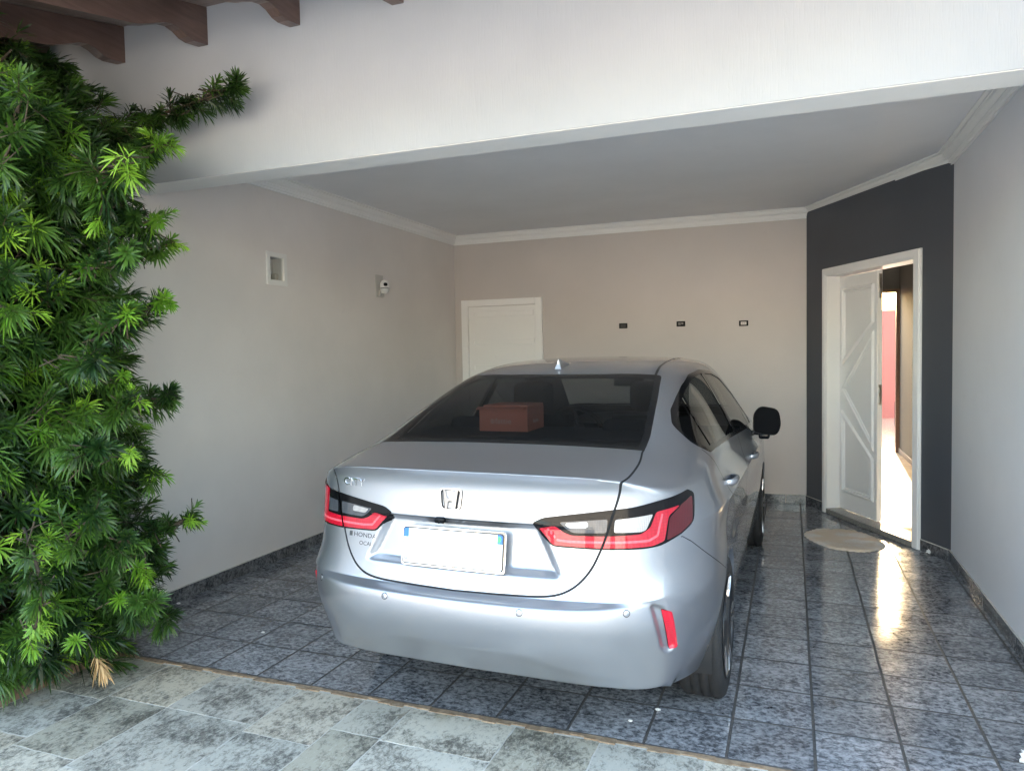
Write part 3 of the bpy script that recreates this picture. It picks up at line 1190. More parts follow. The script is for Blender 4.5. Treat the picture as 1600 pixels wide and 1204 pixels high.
PAINT = mat_paint()
CM = dict(
    black=simple('gloss_black_trim', (0.004, 0.004, 0.005), 0.12, 0, 0.0, 0.22),
    matt=simple('matt_black_trim', (0.012, 0.012, 0.013), 0.55),
    gap=simple('dark_panel_gap', (0.006, 0.006, 0.008), 0.8),
    cloth=speckle('charcoal_cabin_cloth', (0.010, 0.010, 0.011), (0.022, 0.022, 0.024), 160, 0.9, 0.2, 0.002),
    rear_glass=mat_tint('tinted_rear_glass', (0.23, 0.235, 0.25)),
    side_glass=mat_tint('tinted_side_glass', (0.22, 0.225, 0.23)),
    screen=mat_tint('windscreen_glass', (0.70, 0.74, 0.72)),
    red=mat_lens('bright_red_lens', (0.42, 0.006, 0.022), 90, 0, 0.06),
    dred=mat_lens('dark_red_lens', (0.075, 0.003, 0.007), 140, 0, 0.1),
    clear=mat_lens('clear_ribbed_lens', (0.40, 0.38, 0.37), 170, 0.35, 0.6),
    smoke=mat_lens('smoked_clear_lens', (0.06, 0.062, 0.070), 120, 0.1, 0.3),
    guide=mat_lens('pink_light_guide', (0.78, 0.10, 0.13), 60, 0, 0.05),
    reflector=mat_lens('red_reflector', (0.55, 0.008, 0.03), 260, 0, 0.25),
    tyre=speckle('tyre_rubber', (0.012, 0.012, 0.012), (0.022, 0.021, 0.021), 120, 0.75, 0.2, 0.002),
    rim=simple('polished_alloy', (0.62, 0.62, 0.63), 0.2, 1.0),
    rimdark=simple('dark_alloy', (0.025, 0.025, 0.027), 0.35, 0.6, 0.5),
    disc=simple('brake_disc', (0.32, 0.30, 0.28), 0.4, 1.0),
    mirror=simple('mirror_glass', (0.004, 0.0045, 0.006), 0.5, 0.0, 0.0, 0.04),  # matt near-black colour in place of a dark reflection
    plate=simple('plate_white', (0.82, 0.83, 0.84), 0.35),
    plate_blue=simple('plate_blue', (0.03, 0.16, 0.45), 0.35),
    plate_green=simple('plate_green', (0.05, 0.40, 0.12), 0.35),
    ink=simple('black_ink', (0.008, 0.008, 0.010), 0.4),
)

CAR_LOC, CAR_RZ = (-1.1424, 2.28, 0.0), -0.02
car = thing('sedan_car', 'silver four door sedan parked nose in under the carport roof', 'car', CAR_LOC, CAR_RZ)

cV, cT, cN = car_surface(4)
CB = Cut(cV, cN, cT)
BIG = 1.0
TC = 0.7


def smooth_line(P, n=5):
    P = [np.array(p) for p in P]
    out = []
    for i in range(len(P) - 1):
        a, b, c, d = P[max(i - 1, 0)], P[i], P[i + 1], P[min(i + 2, len(P) - 1)]
        for k in range(n):
            f = k / n
            out.append(tuple(.5 * ((2 * b) + (c - a) * f + (2 * a - 5 * b + 4 * c - d) * f * f + (3 * b - a - 3 * c + d) * f ** 3)))
    return out + [tuple(P[-1])]


def F_lid(V, N):
    half = [(.0, .513), (.18, .519), (.34, .532), (.425, .562), (.487, .622), (.528, .700), (.558, .785), (.584, .855), (.605, .925), (.608, 1.05), (.592, 1.160)]
    half = smooth_line(half)
    poly = half + [(.592, 1.190), (-.592, 1.190)] + [(-x, t) for x, t in half[::-1]][:-1]
    f = sdf(np.stack([V[:, 0], TC * (V[:, 1] + V[:, 2])], 1), poly)
    ok = (V[:, 1] < .75) & (V[:, 2] > .55)
    return np.where(ok, f, BIG)


def F_rear_glass(V, N, grow=0.0):
    h = [(.595, 1.176), (.590, 1.31), (.552, 1.663), (.520, 1.90), (.510, 1.922), (.25, 1.880), (0, 1.866)]
    poly = h + [(-x, t) for x, t in h[::-1]][1:]
    f = sdf(np.stack([V[:, 0], TC * (V[:, 1] + V[:, 2])], 1), poly) - grow
    ok = (V[:, 1] > .3) & (V[:, 1] < 1.7) & (V[:, 2] > 1.03) & (np.abs(V[:, 0]) < .75)
    return np.where(ok, f, BIG)


def F_screen(V, N, grow=0.0):
    h = [(0, 2.97), (.30, 2.955), (.555, 2.90), (.60, 3.05), (.67, 3.50), (.40, 3.62), (0, 3.66)]
    poly = h + [(-x, y) for x, y in h[::-1]][1:-1]
    f = sdf(V[:, :2], poly) - grow
    ok = (V[:, 2] > .88) & (V[:, 1] > 2.6)
    return np.where(ok, f, BIG)


WIN = rounded([(.955, 1.093), (.872, 1.135), (.895, 1.188), (1.02, 1.240), (1.20, 1.288), (1.37, 1.328), (1.64, 1.374), (1.96, 1.391), (2.28, 1.377),
               (2.55, 1.335), (2.85, 1.215), (3.10, 1.065), (3.04, 1.006), (2.79, 1.017), (1.70, 1.073), (1.10, 1.094)], .015, 3)


def F_win(V, N, grow=0.0):
    f = sdf(V[:, 1:], WIN) - grow
    ok = (np.abs(V[:, 0]) > .5) & (V[:, 2] > .93)
    return np.where(ok, f, BIG)


def F_pillars(V, N):
    P = V[:, 1:]
    f = np.minimum(pline_d(P, [(1.955, 1.03), (2.00, 1.42)]) - .042, pline_d(P, [(1.02, 1.05), (1.32, 1.36)]) - .011)
    f = np.minimum(f, pline_d(P, [(2.86, .98), (2.86, 1.3)]) - .010)
    ok = (np.abs(V[:, 0]) > .5) & (V[:, 2] > .93)
    return np.where(ok, f, BIG)


def lampP(V):
    return np.stack([.866 * np.abs(V[:, 0]) + .5 * V[:, 1], V[:, 2]], 1)


def F_lamp(poly):
    def f(V, N):
        ok = (V[:, 1] < .75) & (V[:, 2] > .7) & (np.abs(V[:, 0]) > .2) & (V[:, 2] < 1.05)
        return np.where(ok, sdf(lampP(V), poly), BIG)
    return f


LP_OUT = rounded([(.310, .922), (.346, .941), (.485, .961), (.580, .973), (.647, .979), (.740, .993), (.896, 1.006), (.928, .990), (.910, .893), (.846, .863), (.749, .838),
                  (.685, .836), (.539, .837), (.374, .843)], [.004, .01, .01, .01, .01, .02, .006, .01, .02, .02, .02, .02, .02, .012], 3)
LP_RED = rounded([(.334, .908), (.388, .915), (.413, .893), (.440, .883), (.561, .883), (.672, .887), (.708, .906), (.733, .957), (.842, .966), (.786, .936), (.764, .853),
                  (.716, .8425), (.539, .8425), (.376, .848)], .008, 3)
LP_DRED = rounded([(.790, .929), (.852, .968), (.912, .985), (.900, .896), (.842, .868), (.774, .852)], .008, 3)
LP_CLO = rounded([(.584, .939), (.721, .951), (.692, .899), (.672, .894), (.578, .895)], .006, 3)
LP_CLI = rounded([(.399, .927), (.496, .936), (.560, .941), (.553, .894), (.443, .892), (.420, .907)], .006, 3)
LP_W1 = rounded([(.414, .924), (.494, .932), (.494, .910), (.431, .907)], .004, 3)
REFL = rounded([(.734, .632), (.775, .614), (.811, .472), (.778, .466)], .007, 4)


def F_bumper(V, N):
    p = lampP(V)
    xp = np.array([0, .30, .70, .79, .85, .896, .969, 1.09, 1.14, 1.5])
    zp = np.array([.838, .838, .838, .846, .852, .824, .768, .679, .64, .40])
    f = p[:, 1] - np.interp(p[:, 0], xp, zp)
    return np.where(V[:, 1] < .95, f, BIG)


def F_arch(V, N):
    f = np.minimum(np.hypot(V[:, 1] - 1.03, V[:, 2] - .305), np.hypot(V[:, 1] - 3.63, V[:, 2] - .305)) - .342
    return np.where(np.abs(V[:, 0]) > .5, f, BIG)


DOOR_R = rounded([(1.455, .275), (2.035, .275), (2.020, 1.12), (.872, 1.14), (.872, 1.115), (.955, 1.02), (1.08, .90), (1.30, .785), (1.42, .62)], .03, 3)
DOOR_F = rounded([(2.043, .275), (3.23, .30), (3.30, .60), (3.27, .90), (3.12, 1.06), (2.028, 1.12)], .03, 3)


def F_door(poly, grow=0.0):
    def f(V, N):
        ok = (np.abs(V[:, 0]) > .5) & (V[:, 2] < 1.2) & (V[:, 2] > .15)
        return np.where(ok, sdf(V[:, 1:], poly) - grow, BIG)
    return f


def F_ditch(V, N):
    f = pline_d(np.stack([np.abs(V[:, 0]), V[:, 1]], 1), [(.492, 1.30), (.472, 1.55), (.466, 1.90), (.470, 2.5), (.500, 2.90)]) - .006
    return np.where(V[:, 2] > 1.30, f, BIG)


def gapfield(f, w, zmax=9.0, zmin=-9.0):
    def g(V, N):
        r = np.abs(f(V, N)) - w
        return np.where((V[:, 2] < zmax) & (V[:, 2] > zmin), r, BIG)
    return g


PAINT_L, LID, BUMP, RG, RGF, SW, SWT, WS, WSF, LMP, RED, DRED, CLO, CLI, W1, GAPL, GONE, DR, DF, DIT, REF, LGT = range(22)
CB.carve(F_bumper, BUMP)
CB.carve(F_lid, LID)
CB.carve(F_door(DOOR_R), DR, [PAINT_L, BUMP])
CB.carve(F_door(DOOR_F), DF, [PAINT_L])
CB.carve(F_lamp(LP_OUT), LMP)
CB.carve(lambda V, N: F_rear_glass(V, N, .0), RGF)
CB.carve(lambda V, N: F_rear_glass(V, N, -.028), RG, [RGF])
CB.carve(lambda V, N: F_screen(V, N, .0), WSF)
CB.carve(lambda V, N: F_screen(V, N, -.03), WS, [WSF])
CB.carve(lambda V, N: F_win(V, N, .016), SWT)
CB.carve(lambda V, N: F_win(V, N, -.004), SW, [SWT])
CB.carve(F_pillars, SWT, [SW])
CB.carve(F_ditch, DIT, [PAINT_L])
CB.carve(F_lamp(LP_RED), RED, [LMP])
CB.carve(F_lamp(LP_DRED), DRED, [LMP])

def side_only(f, s):
    return lambda V, N: np.where(V[:, 0] * s > 0, f(V, N), BIG)


CB.carve(side_only(F_lamp(LP_CLO), 1), CLO, [LMP])
CB.carve(side_only(F_lamp(rounded([(.655, .985), (.900, .992), (.900, .845), (.655, .845)], .01, 3)), -1), RED, [LMP, DRED])
CB.carve(side_only(F_lamp(rounded([(.584, .939), (.655, .946), (.652, .893), (.578, .895)], .006, 3)), -1), CLI, [LMP])
CB.carve(F_lamp(LP_CLI), CLI, [LMP])
CB.carve(F_lamp(LP_W1), W1, [CLI])
CB.carve(lambda V, N: np.where((V[:, 1] < .6) & (V[:, 2] < .7), sdf(lampP(V), REFL), BIG), REF, [BUMP])
GUIDE = [(.362, .905), (.392, .866), (.432, .862), (.700, .862), (.735, .876), (.757, .945)]


def F_guide(V, N):
    ok = (V[:, 1] < .75) & (V[:, 2] > .7) & (V[:, 2] < 1.05)
    return np.where(ok, pline_d(lampP(V), GUIDE) - .0042, BIG)


CB.carve(F_guide, LGT, [RED])
CB.carve(gapfield(F_lid, .0036), GAPL, [PAINT_L, LID, BUMP, LMP, RED, CLO, CLI, LGT])
CB.carve(gapfield(F_door(DOOR_R), .0024, 1.10), GAPL, [PAINT_L, DR, DF])
CB.carve(gapfield(F_door(DOOR_F), .0024, 1.10), GAPL, [PAINT_L, DR, DF])
CB.carve(lambda V, N: np.where((lampP(V)[:, 0] > .84) & (V[:, 1] < .95), np.abs(F_bumper(V, N)) - .0018, BIG), GAPL, [PAINT_L, BUMP])
CB.carve(F_arch, GONE)
# left/right: split along x=0 for things that come in pairs
sgn = np.sign(CB.V[CB.T].mean(1)[:, 0]).astype(int)


def side_mesh(name, labels, s, off=0.0):
    keep = CB.lab.copy()
    CB.lab = np.where(sgn == s, CB.lab, -1)
    me = CB.mesh(name, labels, off)
    CB.lab = keep
    return me


def cpart(name, me, mat, parent=car):
    return link(name, me, mat, parent, True)


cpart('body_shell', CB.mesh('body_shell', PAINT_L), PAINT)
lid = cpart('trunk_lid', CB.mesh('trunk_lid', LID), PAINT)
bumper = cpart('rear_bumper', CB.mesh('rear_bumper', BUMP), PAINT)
cpart('panel_gap', CB.mesh('panel_gap', GAPL, -.0015), CM['gap'])
rg = cpart('rear_window', CB.mesh('rear_window', RG, .001), CM['rear_glass'])
cpart('window_band', CB.mesh('window_band', RGF, .001), CM['black'], rg)
ws = cpart('windscreen', CB.mesh('windscreen', WS, .001), CM['screen'])
cpart('window_band', CB.mesh('window_band', WSF, .001), CM['black'], ws)
doors = {}
for s in (1, -1):
    doors[('r', s)] = cpart('door', side_mesh('door', DR, s), PAINT)
    doors[('f', s)] = cpart('door', side_mesh('door', DF, s), PAINT)
    sw_ = cpart('side_window', side_mesh('side_window', SW, s, -.002), CM['side_glass'])
    cpart('window_trim', side_mesh('window_trim', SWT, s, .0015), CM['black'], sw_)
    tl = cpart('tail_lamp', side_mesh('tail_lamp', LMP, s, .004), CM['black'])
    cpart('red_lens', side_mesh('red_lens', RED, s, .0052), CM['red'], tl)
    cpart('light_guide', side_mesh('light_guide', LGT, s, .0056), CM['guide'], tl)
    cpart('roof_strip', side_mesh('roof_strip', DIT, s, -.004), CM['matt'])
    cpart('dark_red_lens', side_mesh('dark_red_lens', DRED, s, .0048), CM['dred'], tl)
    cpart('clear_lens', side_mesh('clear_lens', CLO, s, .0045), CM['clear'], tl)
    cpart('smoked_lens', side_mesh('smoked_lens', CLI, s, .0042), CM['smoke'], tl)
    cpart('clear_lens', side_mesh('clear_lens', W1, s, .0045), CM['clear'], tl)
    cpart('reflector', side_mesh('reflector', REF, s, .003), CM['reflector'], bumper)

# dark cabin lining just inside the metal
keepl = CB.lab.copy()
cen = CB.V[CB.T].mean(1)
CB.lab = np.where((cen[:, 1] > .52) & (cen[:, 1] < 3.75) & (cen[:, 2] > .35), CB.lab, -1)
lin = CB.mesh('cabin_lining', [PAINT_L, DR, DF, RGF, WSF, SWT, DIT], -.014)
CB.lab = keepl
cpart('cabin_lining', lin, CM['cloth'])

cbvh = BVHTree.FromPolygons([tuple(v) for v in CB.V], [tuple(map(int, t)) for t in CB.T])


def on_body(o, d):
    loc, n, i, dist = cbvh.ray_cast(Vector(o), Vector(d))
    return loc, n


def rear_point(x, z):
    loc, n = on_body((x, -2, z), (0, 1, 0))
    return loc, n


def side_x(y, z, s=1):
    loc, n = on_body((3 * s, y, z), (-s, 0, 0))
    return abs(loc.x) if loc is not None else .84


# ---- wheel arches: painted lip turned inwards and a dark liner
for s in (1, -1):
    for yc in (1.03, 3.63):
        bm = bmesh.new()
        prev = None
        for k in range(41):
            a = R(-12 + 204 * k / 40)
            y, z = yc + .3425 * math.cos(a), .305 + .3425 * math.sin(a)
            hl = on_body((3 * s, yc + .352 * math.cos(a), .305 + .352 * math.sin(a)), (-s, 0, 0))[0]
            if hl is None or abs(hl.x) < .70:
                prev = None
                continue
            x = abs(hl.x) - .0005
            c = [bm.verts.new((s * x, y, z)), bm.verts.new((s * (x - .006), yc + .336 * math.cos(a), .305 + .336 * math.sin(a))), bm.verts.new((s * (x - .030), yc + .336 * math.cos(a), .305 + .336 * math.sin(a)))]
            if prev:
                for q in range(2): bm.faces.new((prev[q], prev[q + 1], c[q + 1], c[q]))
            prev = c
        bm_obj('arch_lip', bm, PAINT, car, True, True)
        bm = bmesh.new()
        prev = None
        for k in range(25):
            a = R(-14 + 208 * k / 24)
            c = [bm.verts.new((s * .83, yc + .352 * math.cos(a), .305 + .352 * math.sin(a))), bm.verts.new((s * .50, yc + .352 * math.cos(a), .305 + .352 * math.sin(a)))]
            if prev: bm.faces.new((prev[0], prev[1], c[1], c[0]))
            prev = c
        bm.faces.new([bm.verts.new((s * .505, yc + .36 * math.cos(R(q)), .305 + .36 * math.sin(R(q)))) for q in range(-14, 195, 8)])
        bm_obj('arch_liner', bm, CM['matt'], car, True, True)

# ---- underbody
bm = bmesh.new()
box(bm, -.62, .62, .75, 4.20, .19, .23)
box(bm, -.48, .48, .42, .74, .24, .30, .02)
bm_obj('underbody', bm, CM['matt'], car, False, True)


# ---- wheels
def wheel_meshes():
    out = {}
    bm = bmesh.new()
    prof = [(.212, -.088), (.245, -.092), (.272, -.092), (.291, -.087), (.301, -.076), (.304, -.062), (.3045, -.045), (.298, -.042), (.298, -.036), (.305, -.033), (.3055, -.006), (.299, -.004),
            (.299, .004), (.3055, .006), (.305, .033), (.298, .036), (.298, .042), (.3045, .045), (.304, .062), (.301, .076), (.291, .087), (.272, .092), (.245, .092), (.212, .088)]
    lathe(bm, prof, 56)
    out['tyre'] = bm
    bm = bmesh.new()
    lathe(bm, [(.222, .091), (.217, .097), (.208, .092), (.199, .070), (.197, .0), (.197, -.085), (.212, -.09)], 56)
    out['rim'] = bm
    sp = []
    for k in range(5):
        bm = bmesh.new()
        for sgn_ in (1, -1):
            a0, a1 = sgn_ * .02, sgn_ * .20
            sec = []
            for (r, a, w, h) in ((.035, sgn_ * .22, .016, .078), (.09, sgn_ * .13, .015, .088), (.15, sgn_ * .125, .015, .094), (.210, sgn_ * .15, .019, .096)):
                cx, cy = r * math.cos(a), r * math.sin(a)
                nx, ny = -math.sin(a), math.cos(a)
                sec.append([bm.verts.new((cx + nx * w * e, cy + ny * w * e, hh)) for e, hh in ((-1, h - .022), (-.75, h), (.75, h), (1, h - .022))])
            for a_, b_ in zip(sec[:-1], sec[1:]):
                for q in range(4): bm.faces.new((a_[q], a_[(q + 1) % 4], b_[(q + 1) % 4], b_[q]))
            bm.faces.new(sec[0]); bm.faces.new(sec[-1][::-1])
        bmesh.ops.rotate(bm, verts=bm.verts[:], cent=(0, 0, 0), matrix=Matrix.Rotation(2 * math.pi * k / 5 + .3, 3, 'Z'))
        sp.append(bm)
    out['spoke'] = sp
    bm = bmesh.new()
    lathe(bm, [(0, .072), (.030, .072), (.036, .066), (.060, .060), (.062, .03), (0, .03)], 28)
    out['hub_cap'] = bm
    bm = bmesh.new()
    lathe(bm, [(.06, .01), (.150, .01), (.150, -.012), (.06, -.012)], 40, closed=True)
    out['brake_disc'] = bm
    bm = bmesh.new()
    lathe(bm, [(.0, -.03), (.19, -.03), (.19, -.05), (0, -.05)], 32)
    out['back_plate'] = bm
    res = {}
    for k, v in out.items():
        for i, b in enumerate(v if isinstance(v, list) else [v]):
            bmesh.ops.recalc_face_normals(b, faces=b.faces[:])
            me = bpy.data.meshes.new(k); b.to_mesh(me); b.free()
            me.polygons.foreach_set('use_smooth', np.ones(len(me.polygons), bool))
            if k in ('spoke',): me.polygons.foreach_set('use_smooth', np.zeros(len(me.polygons), bool))
            me.materials.append({'tyre': CM['tyre'], 'rim': CM['rimdark'], 'spoke': CM['rim'], 'hub_cap': CM['rimdark'], 'brake_disc': CM['disc'], 'back_plate': CM['matt']}[k])
            res.setdefault(k, []).append(me)
    return res


WM = wheel_meshes()
for s in (1, -1):
    for yc in (1.03, 3.63):
        w = link('wheel', WM['tyre'][0], None, car, True)
        w.location = (s * .768, yc, .305)
        w.rotation_euler = (random.uniform(0, 6), 0, 0)
        w.rotation_euler = Euler((0, R(90) * s, 0)).to_matrix().to_euler()
        for k in ('rim', 'hub_cap', 'brake_disc', 'back_plate'):
            link(k, WM[k][0], None, w, True)
        for me in WM['spoke']: link('spoke', me, None, w, True)

# ---- door mirrors
for s in (1, -1):
    bm = bmesh.new()
    prof = rounded([(.838, .944), (.992, .930), (1.020, 1.000), (1.004, 1.112), (.880, 1.132), (.838, 1.075)], [.03, .035, .05, .045, .035, .03], 5)
    rings = []
    cx, cz = .925, 1.03
    for (dy, sc) in ((2.935, .985), (2.945, 1.0), (2.99, .97), (3.045, .84), (3.075, .60), (3.085, .25)):
        rings.append([bm.verts.new((s * (cx + (x - cx) * sc), dy, cz + (z - cz) * sc)) for x, z in prof])
    for a_, b_ in zip(rings[:-1], rings[1:]):
        n_ = len(a_)
        for i in range(n_): bm.faces.new((a_[i], a_[(i + 1) % n_], b_[(i + 1) % n_], b_[i]))
    bm.faces.new(rings[-1])
    inner = [bm.verts.new((s * (cx + (x - cx) * .93), 2.936, cz + (z - cz) * .92)) for x, z in prof]
    inner2 = [bm.verts.new((s * (cx + (x - cx) * .92), 2.948, cz + (z - cz) * .91)) for x, z in prof]
    n_ = len(prof)
    for a_, b_ in ((rings[0], inner), (inner, inner2)):
        for i in range(n_): bm.faces.new((a_[i], a_[(i + 1) % n_], b_[(i + 1) % n_], b_[i]))
    mh = bm_obj('door_mirror', bm, CM['black'], car, True, True)
    bm = bmesh.new()
    bm.faces.new([bm.verts.new((s * (cx + (x - cx) * .915), 2.9465 + .06 * (x - cx), cz + (z - cz) * .905)) for x, z in prof])
    bm_obj('mirror_glass', bm, CM['mirror'], mh, False, True)
    bm = bmesh.new()
    box(bm, .80, .90, 2.955, 3.03, .930, .962, .012, 2)
    box(bm, .872, .945, 2.95, 3.03, .905, .948, .014, 2)
    if s < 0: bmesh.ops.scale(bm, vec=(-1, 1, 1), verts=bm.verts[:])
    bm_obj('mirror_arm', bm, CM['black'], mh, True, True)

# ---- door handles
for (key, y, z) in (('r', 1.20, .922), ('f', 2.44, .866)):
    for s in (1, -1):
        x = side_x(y, z, s)
        bm = bmesh.new()
        sec = []
        for (dy, dz, o_, w_, h_) in ((-.085, 0, -.004, .004, .010), (-.075, 0, .016, .010, .015), (-.03, .002, .030, .010, .016), (.03, .002, .032, .010, .016), (.075, 0, .022, .010, .014), (.095, -.001, -.004, .004, .010)):
            sec.append([bm.verts.new((s * (x + o_ + w_ * math.cos(t)), y + dy, z + dz + h_ * math.sin(t))) for t in [2 * math.pi * q / 10 for q in range(10)]])
        for a_, b_ in zip(sec[:-1], sec[1:]):
            for q in range(10): bm.faces.new((a_[q], a_[(q + 1) % 10], b_[(q + 1) % 10], b_[q]))
        bm.faces.new(sec[0]); bm.faces.new(sec[-1][::-1])
        bm_obj('handle', bm, PAINT, doors[(key, s)], True, True)

# ---- roof aerial
bm = bmesh.new()
zr = on_body((-.035, 1.46, 3), (0, 0, -1))[0].z
secs = []
for (y, h, w) in ((1.400, .050, .003), (1.408, .054, .006), (1.44, .042, .010), (1.50, .024, .012), (1.55, .010, .012), (1.575, .002, .004)):
    zb = on_body((-.035, y, 3), (0, 0, -1))[0].z - .003
    b_ = .019 if y < 1.5 else .016
    if y > 1.56: b_ = .008
    secs.append([bm.verts.new((-.035 + e * bw, y - (.0 if hh else .010 if y < 1.41 else 0), zb + hh)) for e, bw, hh in ((-1, b_, 0), (-1, w + .004, h * .55), (-1, w * .5, h), (1, w * .5, h), (1, w + .004, h * .55), (1, b_, 0))])
for a_, b_ in zip(secs[:-1], secs[1:]):
    for q in range(5): bm.faces.new((a_[q], a_[q + 1], b_[q + 1], b_[q]))
bm.faces.new(secs[0])
bm_obj('roof_aerial', bm, PAINT, car, False, True)

# ---- plate, camera, sensors, badges


def rear_frame(x, z, lift=0.0):
    """matrix for flat things on the tail: local x right, y up, z outwards"""
    loc, n = rear_point(x, z)
    n = n.normalized()
    if n.y > 0: n = -n
    xa = Vector((1, 0, 0)); xa = (xa - n * xa.dot(n)).normalized()
    ya = n.cross(xa)
    m = Matrix((xa, ya, n)).transposed().to_4x4()
    m.translation = loc + n * lift
    return m


PZ = .812
mP = Matrix.Translation((-.016, .092, PZ)) @ Matrix.Rotation(R(90 - 9), 4, 'X')


def flat(poly, h, mat, name, parent, M, h0=0.0, smooth=False):
    bm = bmesh.new()
    prism(bm, [tuple(p) for p in poly], 'z', h0, h, M=M)
    return bm_obj(name, bm, mat, parent, smooth, True)


def rrect(w, h, r, n=5):
    return rounded([(-w / 2, -h / 2), (w / 2, -h / 2), (w / 2, h / 2), (-w / 2, h / 2)], r, n)


pl = flat(rrect(.408, .134, .012), .004, CM['ink'], 'number_plate', car, mP)
flat(rrect(.400, .126, .010), .0055, CM['plate'], 'plate_face', pl, mP, .001)
bmE = rounded([(-.200, .030), (-.180, .030), (-.180, .063), (-.200, .063)], [.0005, .0005, .0005, .009], 4)
flat(bmE, .0062, CM['plate_blue'], 'blue_corner', pl, mP, .0015)
flat([(-x, z) for x, z in bmE][::-1], .0062, CM['plate_blue'], 'blue_corner', pl, mP, .0015)
flat([(.183, .036), (.190, .036), (.196, .050), (.190, .057), (.183, .057)], .0068, CM['plate_green'], 'green_emblem', pl, mP, .002)
# frame bar of the plate holder
flat(rrect(.420, .146, .014), .0005, MT['chrome'], 'plate_holder', pl, mP, -.006)
# little uprights that carry the plate
for sx in (-.13, .13):
    bm = bmesh.new(); box(bm, sx - .02, sx + .02, -.05, .05, -.05, -.005, M=mP)
    bm_obj('plate_bracket', bm, CM['matt'], pl, False, True)

mC = rear_frame(-.072, .915)
bm = bmesh.new(); box(bm, -.020, .020, -.016, .006, -.01, .016, .006, 2, M=mC)
lathe(bm, [(.0075, .010), (.0075, .019), (.005, .021), (0, .019)], 14, M=mC @ Matrix.Translation((0, -.006, 0)))
bm_obj('reversing_camera', bm, CM['black'], lid, True, True)
bm = bmesh.new()
for q in range(24):
    xa, xb = -.30 + .6 * q / 24, -.30 + .6 * (q + 1) / 24
    pa, na = rear_point(xa, .9135); pb, nb = rear_point(xb, .9135)
    vs = [bm.verts.new((xa, pa.y - .004, .9165)), bm.verts.new((xb, pb.y - .004, .9165)), bm.verts.new((xb, pb.y + .012, .9085)), bm.verts.new((xa, pa.y + .012, .9085))]
    bm.faces.new(vs)
bm_obj('lid_crease_strip', bm, CM['matt'], lid, False, True)  # dark strip laid along the crease under the upper lid

for x, z in ((-.265, .632), (.270, .632), (.620, .637), (-.620, .637)):
    m_ = rear_frame(x, z)
    bm = bmesh.new(); lathe(bm, [(.0105, -.004), (.0105, .0012), (.0098, .0016), (0, .0018)], 22, M=m_)
    ss = bm_obj('parking_sensor', bm, PAINT, bumper, True, True)
    bm = bmesh.new(); lathe(bm, [(.0106, -.004), (.0106, .0008), (.0126, .0008), (.0126, -.004)], 22, M=m_, closed=True)
    bm_obj('sensor_ring', bm, CM['gap'], ss, True, True)

# tail badge: rounded square frame with an H inside
hp0 = [(-.0235, -.0345), (-.0115, -.0345), (-.009, -.0105), (.009, -.0105), (.0115, -.0345), (.0235, -.0345), (.0325, .035), (.0195, .035), (.0135, .003), (-.0135, .003), (-.0195, .035), (-.0325, .035)]
mH = rear_frame(-.032, .986, .001)
bm = bmesh.new()
o_ = rounded([(-.040, -.040), (.040, -.040), (.047, .040), (-.047, .040)], [.022, .022, .016, .016], 6)
i_ = rounded([(-.0355, -.0350), (.0355, -.0350), (.042, .0352), (-.042, .0352)], [.019, .019, .013, .013], 6)
n_ = len(o_)
lv = []
for poly, h in ((o_, -.002), (o_, .005), (i_, .005), (i_, -.002)):
    lv.append([bm.verts.new(mH @ Vector((p[0], p[1], h))) for p in poly])
for a_, b_ in ((0, 1), (1, 2), (2, 3)):
    for q in range(n_): bm.faces.new((lv[a_][q], lv[a_][(q + 1) % n_], lv[b_][(q + 1) % n_], lv[b_][q]))
bd = bm_obj('tail_badge', bm, MT['chrome'], lid, False, True)
bm = bmesh.new()
lv = []
for sc_, h in ((1.045, -.002), (1.045, .0012), (.80, .0012), (.80, -.002)):
    lv.append([bm.verts.new(mH @ Vector((p[0] * sc_, p[1] * sc_, h))) for p in o_])
for a_, b_ in ((0, 1), (1, 2), (2, 3)):
    for q in range(n_): bm.faces.new((lv[a_][q], lv[a_][(q + 1) % n_], lv[b_][(q + 1) % n_], lv[b_][q]))
bm_obj('badge_outline', bm, CM['gap'], bd, False, True)  # dark outline added round the badge frame to set it off
flat([(x * 1.10, z * 1.02 if abs(z) > .02 else z) for x, z in hp0], .0016, CM['gap'], 'letter_outline', bd, mH, -.002)  # dark outline added round the letter for the dark reflection at its edge
hp = [(-.021, -.034), (-.013, -.034), (-.0105, -.012), (-.006, -.006), (.006, -.006), (.0105, -.012), (.013, -.034), (.021, -.034), (.0305, .0345), (.0215, .0345), (.0155, .010),
      (.009, .0045), (-.009, .0045), (-.0155, .010), (-.0215, .0345), (-.0305, .0345)]
flat(hp, .006, simple('shaded_chrome', (0.30, 0.31, 0.33), 0.10, 1.0), 'badge_letter', bd, mH, -.002)


def text_mesh(s, size, extr, sx=1.0, space=1.0):
    cu = bpy.data.curves.new('text', 'FONT')
    cu.body = s; cu.size = size; cu.extrude = extr; cu.align_x = 'LEFT'; cu.space_character = space
    cu.resolution_u = 3
    ob = bpy.data.objects.new('text', cu); COL.objects.link(ob)
    bpy.context.view_layer.update()
    me = bpy.data.meshes.new_from_object(ob.evaluated_get(bpy.context.evaluated_depsgraph_get()))
    bpy.data.objects.remove(ob); bpy.data.curves.remove(cu)
    return me


